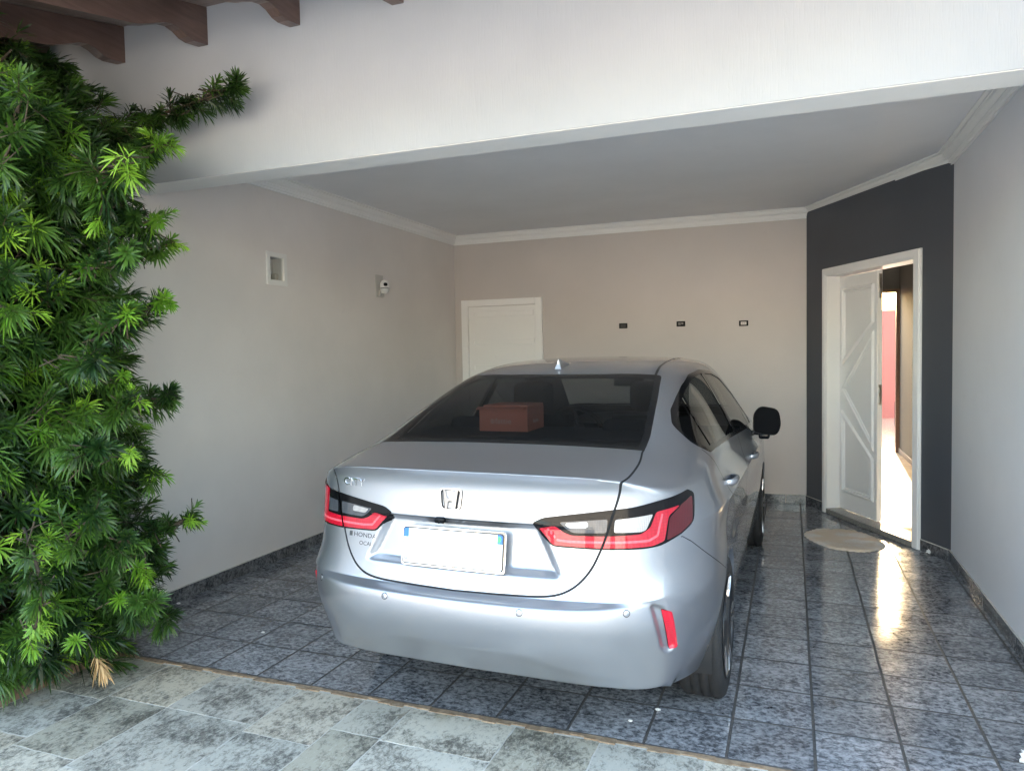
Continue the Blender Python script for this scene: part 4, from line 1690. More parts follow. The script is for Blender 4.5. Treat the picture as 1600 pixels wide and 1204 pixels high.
def lettering(s, x, z, width, height, mat, parent, extr=.002, bold=0.0, name='lettering'):
    me = text_mesh(s, 1.0, 0.02)
    co = np.empty(len(me.vertices) * 3); me.vertices.foreach_get('co', co); co = co.reshape(-1, 3)
    mn, mx = co.min(0), co.max(0)
    u = (co[:, 0] - mn[0]) / (mx[0] - mn[0]) * width + x
    v = (co[:, 1] - mn[1]) / (mx[1] - mn[1]) * height + z
    hh = (co[:, 2] - mn[2]) / (mx[2] - mn[2])
    out = []
    for a_, b_, h in zip(u, v, hh):
        loc, n = rear_point(a_, b_)
        out.append(loc + Vector((0, -1, 0)) * (h * extr - .0005))
    me.vertices.foreach_set('co', np.array(out).ravel())
    me.materials.clear(); me.materials.append(mat)
    return link(name, me, None, parent, True)


lettering('CITY', -.534, 1.008, .112, .030, MT['chrome'], lid, .004, name='badge_lettering')
lettering('HONDA', -.470, .8135, .112, .0165, CM['ink'], lid, .0008, name='sticker_lettering')
lettering('OCAL', -.440, .7840, .066, .0150, CM['ink'], lid, .0008, name='sticker_lettering')
mS = rear_frame(-.486, .822, .0006)
bm = bmesh.new()
for (x0, x1) in ((-.008, -.005), (-.0025, .0005), (.003, .006)):
    box(bm, x0, x1, -.009, .009, -.0004, .0004, M=mS)
bm_obj('sticker_mark', bm, CM['ink'], lid, False, True)

# ---- cabin
bm = bmesh.new()
box(bm, -.60, .60, .74, 1.20, 1.130, 1.148, .006)
box(bm, -.60, .60, .60, .76, 1.085, 1.105, .006)                 # parcel shelf
bm_obj('parcel_shelf', bm, CM['cloth'], car, False, True)
bm = bmesh.new()
prism(bm, [(1.16, .45), (1.30, .45), (1.34, .55), (1.17, 1.10), (1.09, 1.12)], 'x', -.64, .64)
box(bm, -.64, .64, 1.25, 1.80, .38, .52, .04, 2)
rs = bm_obj('rear_seat', bm, CM['cloth'], car, False, True)
for x in (-.40, .40):
    bm = bmesh.new(); box(bm, x - .12, x + .12, 1.07, 1.16, 1.10, 1.20, .035, 3)
    bm_obj('headrest', bm, CM['cloth'], rs, True, True)
for x in (-.36, .36):
    bm = bmesh.new()
    prism(bm, [(1.98, .50), (2.12, .46), (2.06, .70), (1.96, 1.14), (1.87, 1.15), (1.90, .80)], 'x', x - .23, x + .23)
    box(bm, x - .24, x + .24, 2.0, 2.50, .36, .50, .04, 2)
    fs = bm_obj('front_seat', bm, CM['cloth'], car, False, True)
    bm = bmesh.new(); box(bm, x - .125, x + .125, 1.84, 1.94, 1.17, 1.345, .045, 3)
    bm_obj('headrest', bm, CM['cloth'], fs, True, True)
bm = bmesh.new()
prism(bm, [(2.95, .60), (3.55, .60), (3.55, .93), (3.10, .975), (2.98, .93)], 'x', -.70, .70)
box(bm, -.68, .68, .62, 3.5, .26, .36)
bm_obj('dashboard', bm, CM['cloth'], car, False, True)
bm = bmesh.new()
mW = Matrix.Translation((-.36, 2.78, .955)) @ Matrix.Rotation(R(-64), 4, 'X')
pts = [mW @ Vector((.185 * math.cos(t), .185 * math.sin(t), 0)) for t in [2 * math.pi * q / 36 for q in range(37)]]
tube(bm, pts, .016, 8)
for a_ in (R(0), R(180), R(270)):
    tube(bm, [mW @ Vector((0, 0, .02)), mW @ Vector((.18 * math.cos(a_), .18 * math.sin(a_), 0))], .018, 6)
tube(bm, [mW @ Vector((0, 0, .04)), mW @ Vector((0, 0, -.25))], .05, 10)
bm_obj('steering_wheel', bm, CM['cloth'], car, True, True)
bm = bmesh.new()
box(bm, -.11, .11, 2.86, 2.88, 1.27, 1.335, .01, 2)
bm_obj('cabin_mirror', bm, CM['matt'], car, False, True)

# ---- cardboard box on the parcel shelf (its own thing)
cardm = speckle('brown_cardboard', (0.80, 0.26, 0.15), (0.86, 0.30, 0.18), 8, 0.8, 0.05)
cart = thing('cardboard_box', 'brown cardboard box with a lifted flap behind the rear window', 'box')
cart.matrix_world = car.matrix_basis
mB = Matrix.Translation((-.280, .925, 1.1485)) @ Matrix.Rotation(R(1), 4, 'Z')
bm = bmesh.new()
box(bm, 0, .245, 0, .24, 0, .110, M=mB)
bm_obj('carton', bm, cardm, cart, False, True)
bm = bmesh.new()
prism(bm, [(.003, .111), (.003, .117), (-.024, .108), (-.024, .104)], 'x', -.006, .236, M=mB)
bm_obj('flap', bm, cardm, cart, False, True)
bm = bmesh.new()
prism(bm, [(.006, .111), (.235, .111), (.24, .122), (.006, .124)], 'x', .02, .244, M=mB)
bm_obj('flap', bm, cardm, cart, False, True)
inkb = simple('pale_print', (0.85, 0.62, 0.52), 0.8)


def flat_text(s, width, height, mat, parent, M, name='print'):
    me = text_mesh(s, 1.0, 0.01)
    co = np.empty(len(me.vertices) * 3); me.vertices.foreach_get('co', co); co = co.reshape(-1, 3)
    mn, mx = co.min(0), co.max(0)
    co = np.stack([(co[:, 0] - mn[0]) / (mx[0] - mn[0]) * width, (co[:, 1] - mn[1]) / (mx[1] - mn[1]) * height, (co[:, 2] - mn[2]) / (mx[2] - mn[2]) * .0008], 1)
    me.vertices.foreach_set('co', co.ravel())
    me.transform(M)
    me.materials.clear(); me.materials.append(mat)
    return link(name, me, None, parent, True)


flat_text('BR', .016, .011, CM['ink'], pl, mP @ Matrix.Translation((-.196, -.054, .0056)), 'plate_lettering')
mT1 = mB @ Matrix.Translation((.082, -.0004, .036)) @ Matrix.Rotation(R(90), 4, 'X')
flat_text('fattie', .082, .027, inkb, cart, mT1)
bm = bmesh.new()
for q in range(10):
    a_ = 2 * math.pi * q / 10
    lathe(bm, [(.0028, 0), (.0028, .0006), (0, .0006)], 6, M=mT1 @ Matrix.Translation((-.014 + .0085 * math.cos(a_), .011 + .0095 * math.sin(a_), 0)))
lathe(bm, [(.004, 0), (.004, .0006), (0, .0006)], 8, M=mT1 @ Matrix.Translation((-.014, .011, 0)))
bm_obj('print', bm, inkb, cart, False, True)
mT2 = mB @ Matrix.Translation((.2454, .08, .036)) @ Matrix.Rotation(R(90), 4, 'Z') @ Matrix.Rotation(R(90), 4, 'X')
flat_text('fattie', .075, .018, inkb, cart, mT2)
# ================================================================== THINGS IN THE CARPORT
# ---- white door in the back wall
sdr = thing('side_door', 'white panelled door with ribbed boards in the beige end wall behind the car', 'door', (-3.03, YB, 0))
bm = bmesh.new()
DZ = 2.124
box(bm, -3.51, -3.432, YB - .032, YB + .002, 0.001, DZ, .004)
box(bm, -2.620, -2.542, YB - .032, YB + .002, 0.001, DZ, .004)
box(bm, -3.431, -2.621, YB - .032, YB + .002, DZ - .074, DZ, .004)
bm_obj('door_frame', bm, MT['white_trim'], sdr)
bm = bmesh.new()
box(bm, -3.428, -2.624, YB - .008, YB + .001, 0.012, DZ - .078, .002)
lf = bm_obj('door_leaf', bm, MT['white_trim'], sdr)
for z1 in (1.994, 1.682, 1.391, 1.10, .81, .52, .23):
    for k in range(1):
        bm = bmesh.new()
        box(bm, -3.368, -2.640, YB - .021, YB - .006, z1 - .010, z1, .002)
        box(bm, -3.368, -2.640, YB - .021, YB - .006, z1 - .062, z1 - .052, .002)
        box(bm, -3.368, -3.358, YB - .021, YB - .006, z1 - .0505, z1 - .0115, .002)
        box(bm, -2.650, -2.640, YB - .021, YB - .006, z1 - .0505, z1 - .0115, .002)
        bm_obj('panel_moulding', bm, MT['white_trim'], lf, local=True)
bm = bmesh.new(); tube(bm, [(-2.69, YB - .008, 1.03), (-2.69, YB - .05, 1.03), (-2.80, YB - .05, 1.03)], .009, 8)
bm_obj('handle', bm, MT['steel'], lf, True, local=True)

# ---- three dark wall sockets
labels = ['all black socket plate, the one nearest the white door on the beige wall', 'black socket plate with a grey insert, the middle one of the row',
          'black socket plate with a pale insert, the one nearest the charcoal wall']
fr_in = [simple('socket_black', (0.008, 0.008, 0.009), 0.4), simple('socket_grey', (0.16, 0.15, 0.145), 0.4), simple('socket_pale', (0.62, 0.58, 0.53), 0.4)]
base = None
for i, (x, z) in enumerate(((-1.651, 1.783), (-1.055, 1.785), (-.443, 1.772))):
    t = thing('wall_socket', labels[i], 'socket', (x, YB, z), 0, 'sockets in a row on the beige wall')
    bm = bmesh.new()
    w, h = .044, .027
    box(bm, x - w, x + w, YB - .011, YB - .0005, z - h, z + h, .003, 2)
    bm_obj('plate', bm, MT['black_plastic'], t)
    bm = bmesh.new()
    if i == 1:
        box(bm, x - .026, x - .002, YB - .0145, YB - .010, z - .012, z + .013, .001)
        box(bm, x + .002, x + .024, YB - .0145, YB - .010, z - .006, z + .013, .001)
    else:
        box(bm, x - .027, x + .027, YB - .0145, YB - .010, z - .015, z + .015, .001)
    ins = bm_obj('insert', bm, fr_in[i], t)
    bm = bmesh.new()
    for dx in (-.009, .009): lathe(bm, [(.0032, 0), (.0032, .001), (0, .001)], 10, M=Matrix.Translation((x + dx, YB - .0145, z)) @ Matrix.Rotation(R(90), 4, 'X'))
    bm_obj('socket_hole', bm, MT['black_plastic'], ins, local=True)

# ---- niche lamp in the left wall
nl = thing('niche_lamp', 'small wall lamp recessed behind a white rectangular frame in the side wall', 'lamp', (XL, 4.4975, 2.18))
bm = bmesh.new()
fw = .036
y0, y1, z0, z1 = 4.384, 4.611, 2.058, 2.300
for (a, b, c, d) in ((y0, y1, z1 - fw, z1), (y0, y1, z0, z0 + fw), (y0, y0 + fw, z0 + fw, z1 - fw), (y1 - fw, y1, z0 + fw, z1 - fw)):
    box(bm, XL - .002, XL + .012, a, b, c, d, .002)
bm_obj('frame', bm, MT['white_plastic'], nl)
bm = bmesh.new()
for (x0, x1, a, b, c, d) in ((XL - .095, XL - .090, NY0, NY1, NZ0, NZ1), (XL - .09, XL - .003, NY0 + .001, NY0 + .004, NZ0 + .001, NZ1 - .001), (XL - .09, XL - .003, NY1 - .004, NY1 - .001, NZ0 + .001, NZ1 - .001),
                             (XL - .09, XL - .003, NY0 + .0045, NY1 - .0045, NZ0 + .001, NZ0 + .0035), (XL - .09, XL - .003, NY0 + .0045, NY1 - .0045, NZ1 - .0035, NZ1 - .001)):
    box(bm, x0, x1, a, b, c, d)
bm_obj('housing', bm, simple('lamp_housing', (0.60, 0.59, 0.56), 0.5), nl)
bm = bmesh.new()
Mb = Matrix.Translation((XL - .045, 4.455, NZ0 + .004))
lathe(bm, [(.014, 0), (.016, .012), (.026, .040), (.030, .060), (.026, .078), (.012, .090), (0, .093)], 20, M=Mb)
bm_obj('bulb', bm, simple('frosted_bulb', (0.80, 0.78, 0.74), 0.25), nl, True)
bm = bmesh.new()
box(bm, XL - .060, XL - .022, 4.510, 4.548, NZ0 + .004, NZ0 + .055, .006, 2)
bm_obj('ballast', bm, simple('lamp_ballast', (0.42, 0.40, 0.34), 0.5), nl)
bm = bmesh.new(); box(bm, XL - .012, XL - .008, NY0 + .004, NY1 - .004, NZ0 + .004, NZ1 - .004)
bm_obj('glass_pane', bm, mat_tint('lamp_glass', (0.92, 0.92, 0.92)), nl)

# ---- small pan camera on its plate
wcam = thing('security_camera', 'little white pan camera with a black eye on a wall plate', 'camera', (XL, 5.95, 2.16))
bm = bmesh.new()
box(bm, XL - .001, XL + .010, 5.885, 6.015, 2.060, 2.268, .004, 2)
box(bm, XL + .009, XL + .030, 5.925, 6.000, 2.064, 2.120, .006, 2)
bm_obj('wall_plate', bm, MT['grey_plastic'], wcam)
Mc = Matrix.Translation((XL + .066, 5.945, 2.138))
bm = bmesh.new()
lathe(bm, [(0, -.046), (.021, -.040), (.037, -.021), (.043, -.003), (.043, .0)], 22, M=Mc)
bmesh.ops.translate(bm, vec=(0, 0, 0), verts=bm.verts[:])
tube(bm, [(XL + .02, 5.95, 2.105), (XL + .05, 5.946, 2.112)], .010, 8)
bm_obj('camera_base', bm, MT['white_plastic'], wcam, True)
bm = bmesh.new()
lathe(bm, [(.040, .0), (.040, .006)], 22, M=Mc)
bm_obj('seam', bm, MT['black_plastic'], wcam, True)
bm = bmesh.new()
lathe(bm, [(.043, .006), (.044, .030), (.039, .056), (.026, .074), (.0, .081)], 22, M=Mc)
hd = bm_obj('camera_head', bm, MT['white_plastic'], wcam, True)
eye = Vector((.62, -.66, .10)).normalized()
q = eye.to_track_quat('Z', 'Y').to_matrix().to_4x4()
bm = bmesh.new()
lathe(bm, [(.0, .012), (.010, .011), (.019, .004), (.021, -.008)], 18, M=Matrix.Translation(Vector((XL + .066, 5.945, 2.170)) + eye * .036) @ q)
bm_obj('lens', bm, MT['black_plastic'], hd, True, local=True)

# ---- double door in the charcoal wall (local frame DM)
dd = thing('double_door', 'white double door with diagonal panel mouldings, one leaf open to a sunlit corridor', 'door', tuple(DO))


def dobj(name, bm, mat, parent=dd, smooth=False):
    bmesh.ops.transform(bm, matrix=DM, verts=bm.verts[:])
    o = bm_obj(name, bm, mat, parent, smooth, local=(parent is not dd))
    return o


bm = bmesh.new()
FO, FI, FH = 1.365, .078, 2.232
for (a, b, c, d) in ((0, FI, 0.001, FH), (FO - .085, FO, 0.001, FH), (FI, FO - .085, 2.158, FH)):
    box(bm, a, b, -.018, -.0005, c, d, .004, 2)
for (a, b, c, d) in ((.012, FI - .018, 0.002, FH - .012), (FO - .067, FO - .012, 0.002, FH - .012)):
    box(bm, a, b, -.026, -.017, c, d, .004, 2)
box(bm, FI - .018, FO - .067, -.026, -.017, 2.176, FH - .012, .004, 2)
dobj('architrave', bm, MT['white_trim'])
bm = bmesh.new()
box(bm, O0 + .002, FI, -.0002, .165, 0.03, 2.172)
box(bm, FO - .085, O1 - .002, -.0002, .165, 0.03, 2.172)
box(bm, FI + .001, FO - .086, -.0002, .165, 2.158, 2.172)
box(bm, FI + .001, FI + .014, .146, .160, 0.045, 2.157)
dobj('door_frame', bm, MT['white_trim'])
bm = bmesh.new()
box(bm, FI - .0, FO - .09, -.024, .170, .0005, .046, .004)
dobj('door_sill', bm, speckle('grey_granite_sill', (0.17, 0.16, 0.145), (0.34, 0.32, 0.285), 90, 0.25, 0.05))
# closed leaf
bm = bmesh.new()
LX0, LX1, LY = FI + .003, .662, .108
box(bm, LX0, LX1, LY, LY + .036, .050, 2.150, .002)
leaf = dobj('door_leaf', bm, MT['white_trim'])


def bead(pts, w=.024, name='panel_moulding'):
    """raised closed bead along a polygon on the leaf face"""
    P = [Vector((p[0], 0, p[1])) for p in pts]
    n = len(P)
    bm = bmesh.new()
    prof = [(-w, 0), (-w * .75, -.013), (-w * .35, -.020), (w * .05, -.018), (w * .25, -.007), (w * .5, -.011), (w * .8, -.010), (w, 0)]
    cen = sum(P, Vector()) / n
    rings = []
    for i in range(n):
        a, b, c = P[i - 1], P[i], P[(i + 1) % n]
        d0, d1 = (b - a).normalized(), (c - b).normalized()
        n0, n1 = Vector((-d0.z, 0, d0.x)), Vector((-d1.z, 0, d1.x))
        m = (n0 + n1).normalized()
        k = 1 / max(.35, m.dot(n0))
        rings.append([bm.verts.new(b + m * (q * k) + Vector((0, LY - .0005 + h, 0))) for q, h in prof])
    for i in range(n):
        a, b = rings[i], rings[(i + 1) % n]
        for q in range(len(prof) - 1): bm.faces.new((a[q], a[q + 1], b[q + 1], b[q]))
    return dobj(name, bm, MT['white_trim'], leaf)


def field(pts, name='panel'):
    bm = bmesh.new()
    c = Vector((sum(p[0] for p in pts) / len(pts), sum(p[1] for p in pts) / len(pts)))
    q = [((p[0] - c.x) * .80 + c.x, (p[1] - c.y) * .88 + c.y) for p in pts]
    prism(bm, q, 'y', LY - .003, LY + .002)
    return dobj(name, bm, MT['white_trim'], leaf)


sA_, sB_ = .148, .585
for pts in ([(sA_, 2.025), (sA_, 1.40), (sB_, 1.735), (sB_, 2.025)],
            [(sB_, 1.60), (sA_ - .005, 1.145), (sB_, .690)],
            [(sA_, .905), (sA_, .225), (sB_, .225), (sB_, .555)]):
    bead(pts); field(pts)
# meeting stile, bolt and lock on the leaf's edge
bm = bmesh.new(); box(bm, LX1 - .034, LX1 + .004, LY - .012, LY - .0005, .050, 2.150, .004, 2)
dobj('meeting_bead', bm, MT['white_trim'], leaf)
bm = bmesh.new()
box(bm, LX1 + .0002, LX1 + .003, LY + .004, LY + .030, 1.92, 2.12, .001)
box(bm, LX1 + .002, LX1 + .008, LY + .010, LY + .024, 1.955, 2.00, .001)
dobj('flush_bolt', bm, MT['steel'], leaf)
bm = bmesh.new()
box(bm, LX1 + .0002, LX1 + .003, LY + .004, LY + .030, 1.03, 1.20, .001)
box(bm, LX1 + .002, LX1 + .012, LY + .006, LY + .026, 1.135, 1.175, .002)
box(bm, LX1 + .002, LX1 + .012, LY + .006, LY + .026, 1.055, 1.100, .002)
dobj('lock_strike', bm, MT['steel'], leaf)
# the open leaf, swung back against the corridor
bm = bmesh.new()
box(bm, 0, .036, 0, .585, .050, 2.150, .002)
bmesh.ops.transform(bm, matrix=Matrix.Translation((1.272, .165, 0)) @ Matrix.Rotation(R(-38), 4, 'Z'), verts=bm.verts[:])
tag(dobj('door_leaf', bm, MT['white_trim']), 'leaf swung open into the corridor')

# ---- cream mat on the tiles
mw = bpy.data.materials.new('cream_shaggy_wool')
mw, nt_, b_, L_ = new_mat('cream_shaggy_wool')
p_ = worldpos(nt_)
n1_ = noise(nt_, p_, 5, 4); n2_ = noise(nt_, p_, 140, 5, .7)
c_ = mixc(nt_, ramp(nt_, n1_, [(.45, (0, 0, 0)), (.62, (1, 1, 1))]), (.86, .70, .54), (.93, .85, .77))
L_.new(c_, b_.inputs['Base Color']); b_.inputs['Roughness'].default_value = .95
bump(nt_, b_, n2_, 1.0, .012)
cx, cy = .375, 6.215
ctl = [(.095, 6.32), (.14, 6.43), (.21, 6.515), (.33, 6.545), (.46, 6.535), (.56, 6.44), (.625, 6.31), (.66, 6.18), (.655, 6.09), (.59, 5.975), (.50, 5.90), (.39, 5.90), (.28, 5.935), (.19, 6.05), (.12, 6.19)]
bm = bmesh.new()
NR = 120
rings = []
for rr, hh in ((1.0, .001), (1.0, .011), (.965, .017), (.85, .019), (.6, .0185), (.3, .019)):
    ring = []
    for i in range(NR):
        t = i / NR * len(ctl)
        k = int(t); f = t - k
        a, b, c, d = [Vector(ctl[(k + o) % len(ctl)]) for o in (-1, 0, 1, 2)]
        p = .5 * ((2 * b) + (c - a) * f + (2 * a - 5 * b + 4 * c - d) * f * f + (3 * b - a - 3 * c + d) * f ** 3)
        v = Vector((p.x - cx, p.y - cy)) * rr
        if rr > .9: v *= 1 + .022 * math.sin(i * 1.9) * random.uniform(.3, 1)
        ring.append(bm.verts.new((cx + v.x, cy + v.y, hh + (random.uniform(-.003, .003) if hh > .005 else 0))))
    rings.append(ring)
for a, b in zip(rings[:-1], rings[1:]):
    for i in range(NR): bm.faces.new((a[i], a[(i + 1) % NR], b[(i + 1) % NR], b[i]))
bm.faces.new(rings[-1])
fm = bm_obj('floor_mat', bm, mw, None, True)
tag(fm, 'cream irregular woolly mat on the tiles before the double door', 'mat')

# ---- scraps
wpaper = speckle('white_paper', (0.70, 0.69, 0.66), (0.80, 0.79, 0.76), 60, .8)


def crumple(name, c, r, squash, label, cat, seed, mat=wpaper):
    random.seed(seed)
    bm = bmesh.new()
    bmesh.ops.create_icosphere(bm, subdivisions=3, radius=r)
    ph = [random.uniform(0, 6) for _ in range(6)]
    for v in bm.verts:
        d = v.co.normalized()
        k = 1 + .22 * math.sin(d.x * 7 + ph[0]) * math.sin(d.y * 6 + ph[1]) + .18 * math.sin(d.z * 9 + ph[2] + d.x * 5) + random.uniform(-.07, .07)
        v.co = Vector((v.co.x * k, v.co.y * k * .75, v.co.z * k * squash))
    zmin = min(v.co.z for v in bm.verts)
    bmesh.ops.translate(bm, vec=(c[0], c[1], -zmin + .0005), verts=bm.verts[:])
    return tag(bm_obj(name, bm, mat), label, cat)


crumple('crumpled_paper', (.945, 5.99), .026, .6, 'crumpled white paper scrap on the floor by the charcoal wall skirting', 'paper', 3)
crumple('white_pebble', (.802, 3.055), .030, .8, 'rounded white stone on the tiles near the lower right corner', 'stone', 5, simple('white_stone', (.72, .70, .67), .6))
random.seed(11)
for (x, y, r, lb) in ((-2.73, 3.20, .010, 'tiny white paint fleck on the tiles left of the car'), (-.62, 2.90, .009, 'tiny white crumb on the tiles behind the rear bumper'),
                      (-.53, 3.03, .011, 'small pale fleck beside the right rear tyre'), (-3.56, 3.42, .012, 'white drip of paint by the skirting beside the shrub')):
    crumple('paint_fleck', (x, y), r, .35, lb, 'fleck', int(r * 9999) + 2)

# ---- bag standing in the yard, seen past the corridor wall
bm = bmesh.new()
box(bm, 1.70, 2.15, 14.2, 14.5, .02, .62, .09, 3)
bg_ = thing('black_bag', 'black bag standing on the yard floor beyond the corridor', 'bag', (1.9, 14.35, .02))
bm_obj('bag_body', bm, simple('black_fabric', (.012, .012, .013), .8), bg_, True)
bm = bmesh.new(); tube(bm, [(1.80, 14.35, .60), (1.82, 14.35, .74), (1.93, 14.35, .79), (2.03, 14.35, .74), (2.05, 14.35, .60)], .014, 8)
bm_obj('bag_handle', bm, simple('black_fabric_strap', (.02, .02, .022), .8), bg_, True)
# ================================================================== SHRUB
random.seed(21)
rng = np.random.default_rng(21)


def mat_leaf(name, ca, cb, trans=0.25, rough=.38):
    m, nt, b, L = new_mat(name)
    at = nt.nodes.new('ShaderNodeAttribute'); at.attribute_name = 'tint'
    c = mixc(nt, at.outputs['Fac'], ca, cb)
    L.new(c, b.inputs['Base Color'])
    b.inputs['Roughness'].default_value = rough
    b.inputs['Specular IOR Level'].default_value = .45
    tl = nt.nodes.new('ShaderNodeBsdfTranslucent')
    L.new(mixc(nt, 1.0, c, (1.0, 1.0, .55), 'MULTIPLY'), tl.inputs['Color'])
    mx = nt.nodes.new('ShaderNodeMixShader'); mx.inputs[0].default_value = trans
    out = nt.nodes['Material Output']
    L.new(b.outputs[0], mx.inputs[1]); L.new(tl.outputs[0], mx.inputs[2]); L.new(mx.outputs[0], out.inputs['Surface'])
    return m


M_OLD = mat_leaf('dark_green_leaf', (0.010, 0.032, 0.008), (0.075, 0.165, 0.022))
M_NEW = mat_leaf('young_lime_leaf', (0.12, 0.28, 0.025), (0.30, 0.50, 0.05), .35, .42)
M_DEAD = mat_leaf('dry_tan_leaf', (0.42, 0.24, 0.10), (0.55, 0.36, 0.17), .1, .6)
M_STEM = speckle('brown_twig', (0.03, 0.022, 0.014), (0.07, 0.05, 0.03), 60, .8)


def leaves(base, dirv, n, length, spread, width, droop, span):
    """n narrow leaves spiralling along a shoot from base along dirv; returns V (n*8,3), F"""
    d = np.asarray(dirv, float); d /= np.linalg.norm(d)
    a = np.cross(d, [0.2, 0.1, 1.0]); a /= np.linalg.norm(a)
    b = np.cross(d, a)
    k = np.arange(n)
    ang = k * 2.39996 + rng.uniform(0, 6)
    t = (k + .5) / n
    el = spread * (1.15 - .85 * t ** 1.5) + rng.normal(0, .10, n)       # angle from the shoot axis
    rad = np.cos(ang)[:, None] * a + np.sin(ang)[:, None] * b
    ld = np.cos(el)[:, None] * d + np.sin(el)[:, None] * rad
    L = length * (0.72 + .42 * np.sin(np.pi * np.clip(t * .85 + .12, 0, 1))) * rng.uniform(.85, 1.12, n)
    P0 = np.asarray(base) + d * (t * span)[:, None]
    side = np.cross(ld, rad); nl = np.linalg.norm(side, axis=1, keepdims=True)
    side = np.where(nl > 1e-4, side / np.maximum(nl, 1e-4), b)
    dn = np.array([0, 0, -1.0])
    V = []
    for (s, w) in ((0.0, .35), (.30, 1.0), (.70, .85)):
        c = P0 + ld * (L * s)[:, None] + dn * (droop * L * s * s)[:, None]
        V += [c - side * (width * w / 2), c + side * (width * w / 2)]
    V.append(P0 + ld * L[:, None] + dn * (droop * L)[:, None])
    V = np.stack(V, 1)            # n,7,3
    return V.reshape(-1, 3)


FQ = np.array([(0, 1, 3, 2), (2, 3, 5, 4)])
FT = np.array([(4, 5, 6)])


def leaf_mesh(name, chunks, tints, mat, parent):
    V = np.concatenate(chunks)
    n = len(V) // 7
    off = np.arange(n)[:, None, None] * 7
    q = (FQ[None] + off).reshape(-1, 4)
    t = (FT[None] + off).reshape(-1, 3)
    me = bpy.data.meshes.new(name)
    me.vertices.add(len(V)); me.vertices.foreach_set('co', V.ravel())
    me.loops.add(q.size + t.size)
    me.loops.foreach_set('vertex_index', np.concatenate([q.ravel(), t.ravel()]).astype(np.int32))
    me.polygons.add(len(q) + len(t))
    me.polygons.foreach_set('loop_start', np.concatenate([np.arange(0, q.size, 4), q.size + np.arange(0, t.size, 3)]).astype(np.int32))
    me.update(calc_edges=True)
    at = me.attributes.new('tint', 'FLOAT', 'POINT')
    at.data.foreach_set('value', np.repeat(np.concatenate(tints), 7).astype(np.float32))
    return link(name, me, mat, parent, True)


# right-hand outline of the crown: X of its edge at Y=2.62 by height, measured on site
OUT_Z = [0.03, .18, .31, .47, .57, .69, .80, .93, 1.06, 1.20, 1.31, 1.40, 1.48, 1.59, 1.75, 1.83, 1.95, 2.01, 2.08, 2.22, 2.29, 2.38, 2.51, 2.60, 2.74, 2.89, 3.08]
OUT_X = [-3.20, -3.11, -2.97, -3.03, -3.09, -3.06, -3.15, -3.11, -3.16, -3.06, -3.03, -3.18, -3.20, -3.06, -2.96, -3.02, -3.08, -2.97, -2.92, -3.10, -3.0, -2.91, -2.92, -3.02, -3.17, -3.45, -3.56]


def crown_edge(z):
    return float(np.interp(z, OUT_Z, OUT_X))


sh = thing('podocarpus_shrub', 'tall dark green long-leaved shrub with lime young shoots filling the left edge', 'shrub', (-3.55, 2.35, 0))
old_c, old_t, new_c, new_t, dead_c, dead_t = [], [], [], [], [], []
stems = []


def shoot(p, d, kind, scale=1.0):
    ln = rng.uniform(.080, .115) * scale
    sp = rng.uniform(.07, .15) * scale
    n = int(rng.integers(28, 42))
    if kind == 'new':
        ln *= .80; n = int(rng.integers(18, 30)); sp *= .75
    V = leaves(p, d, n, ln, .62 if kind == 'dead' else rng.uniform(.95, 1.25), rng.uniform(.0072, .0100) * (0.9 if kind == 'new' else 1), rng.uniform(.10, .38), sp)
    tt = np.clip(rng.normal(rng.uniform(.0, 1.0) ** 1.4, .14, n), 0, 1)
    (old_c if kind == 'old' else new_c if kind == 'new' else dead_c).append(V)
    (old_t if kind == 'old' else new_t if kind == 'new' else dead_t).append(tt)
    dd_ = Vector(d).normalized()
    stems.append((Vector(p) - dd_ * .08, Vector(p) + dd_ * sp))


# crown volume: columns of section boxes; shell dense, inside sparser
for i in range(3300):
    z = rng.uniform(.06, 3.12)
    xe = crown_edge(z) + .01
    xw = -4.12
    rx, xc = (xe - xw) / 2, (xe + xw) / 2
    yc = 2.34 + .08 * math.sin(z * 2.3)
    ry = .52 if z > .35 else .40 + .3 * z
    th = rng.uniform(0, 2 * math.pi)
    r = math.sqrt(rng.uniform(.30, 1.0)) * (1 + .07 * math.sin(5 * th + z * 6) + .06 * math.sin(z * 11 + th * 3))
    r = min(r, 1.04)
    # squarish section
    c, s_ = math.cos(th), math.sin(th)
    q = (abs(c) ** 3 + abs(s_) ** 3) ** (-1 / 3)
    p = np.array([xc + rx * r * q * c * .98, yc + ry * r * q * s_, z])
    out = np.array([c * q * .9, s_ * q * 1.0, rng.normal(.12, .38)]) + rng.normal(0, .30, 3)
    if p[1] > 2.98: out[1] = min(out[1], .1); p[1] = min(p[1], 3.02)
    kind = 'old'
    front = (s_ < .1 and r > .84)
    if front and rng.random() < .36: kind = 'new'
    elif r > .8 and rng.random() < .05: kind = 'new'
    shoot(p, out, kind)

for i in range(700):            # dark heart of the shrub
    z = rng.uniform(.1, 3.05)
    shoot((rng.uniform(-4.05, crown_edge(z) - .30), rng.uniform(2.35, 2.85), z), rng.normal(0, 1, 3), 'old', 1.1)

# protruding branches
def branch(pts, n, kind_tip='old', spread=.05, sc=.9):
    P = [Vector(p) for p in pts]
    seg = [(b - a).length for a, b in zip(P[:-1], P[1:])]
    tot = sum(seg)
    for k in range(n):
        t = (k + .5) / n * tot
        i = 0
        while i < len(seg) - 1 and t > seg[i]: t -= seg[i]; i += 1
        p = P[i].lerp(P[i + 1], t / seg[i])
        d = (P[i + 1] - P[i]).normalized()
        o = d * 1.0 + Vector(rng.normal(0, .55, 3))
        kd = kind_tip if k > n * .72 else ('new' if rng.random() < .12 else 'old')
        shoot(np.array(p) + rng.normal(0, spread * (1 - .6 * k / n), 3), np.array(o), kd, sc)
    return P


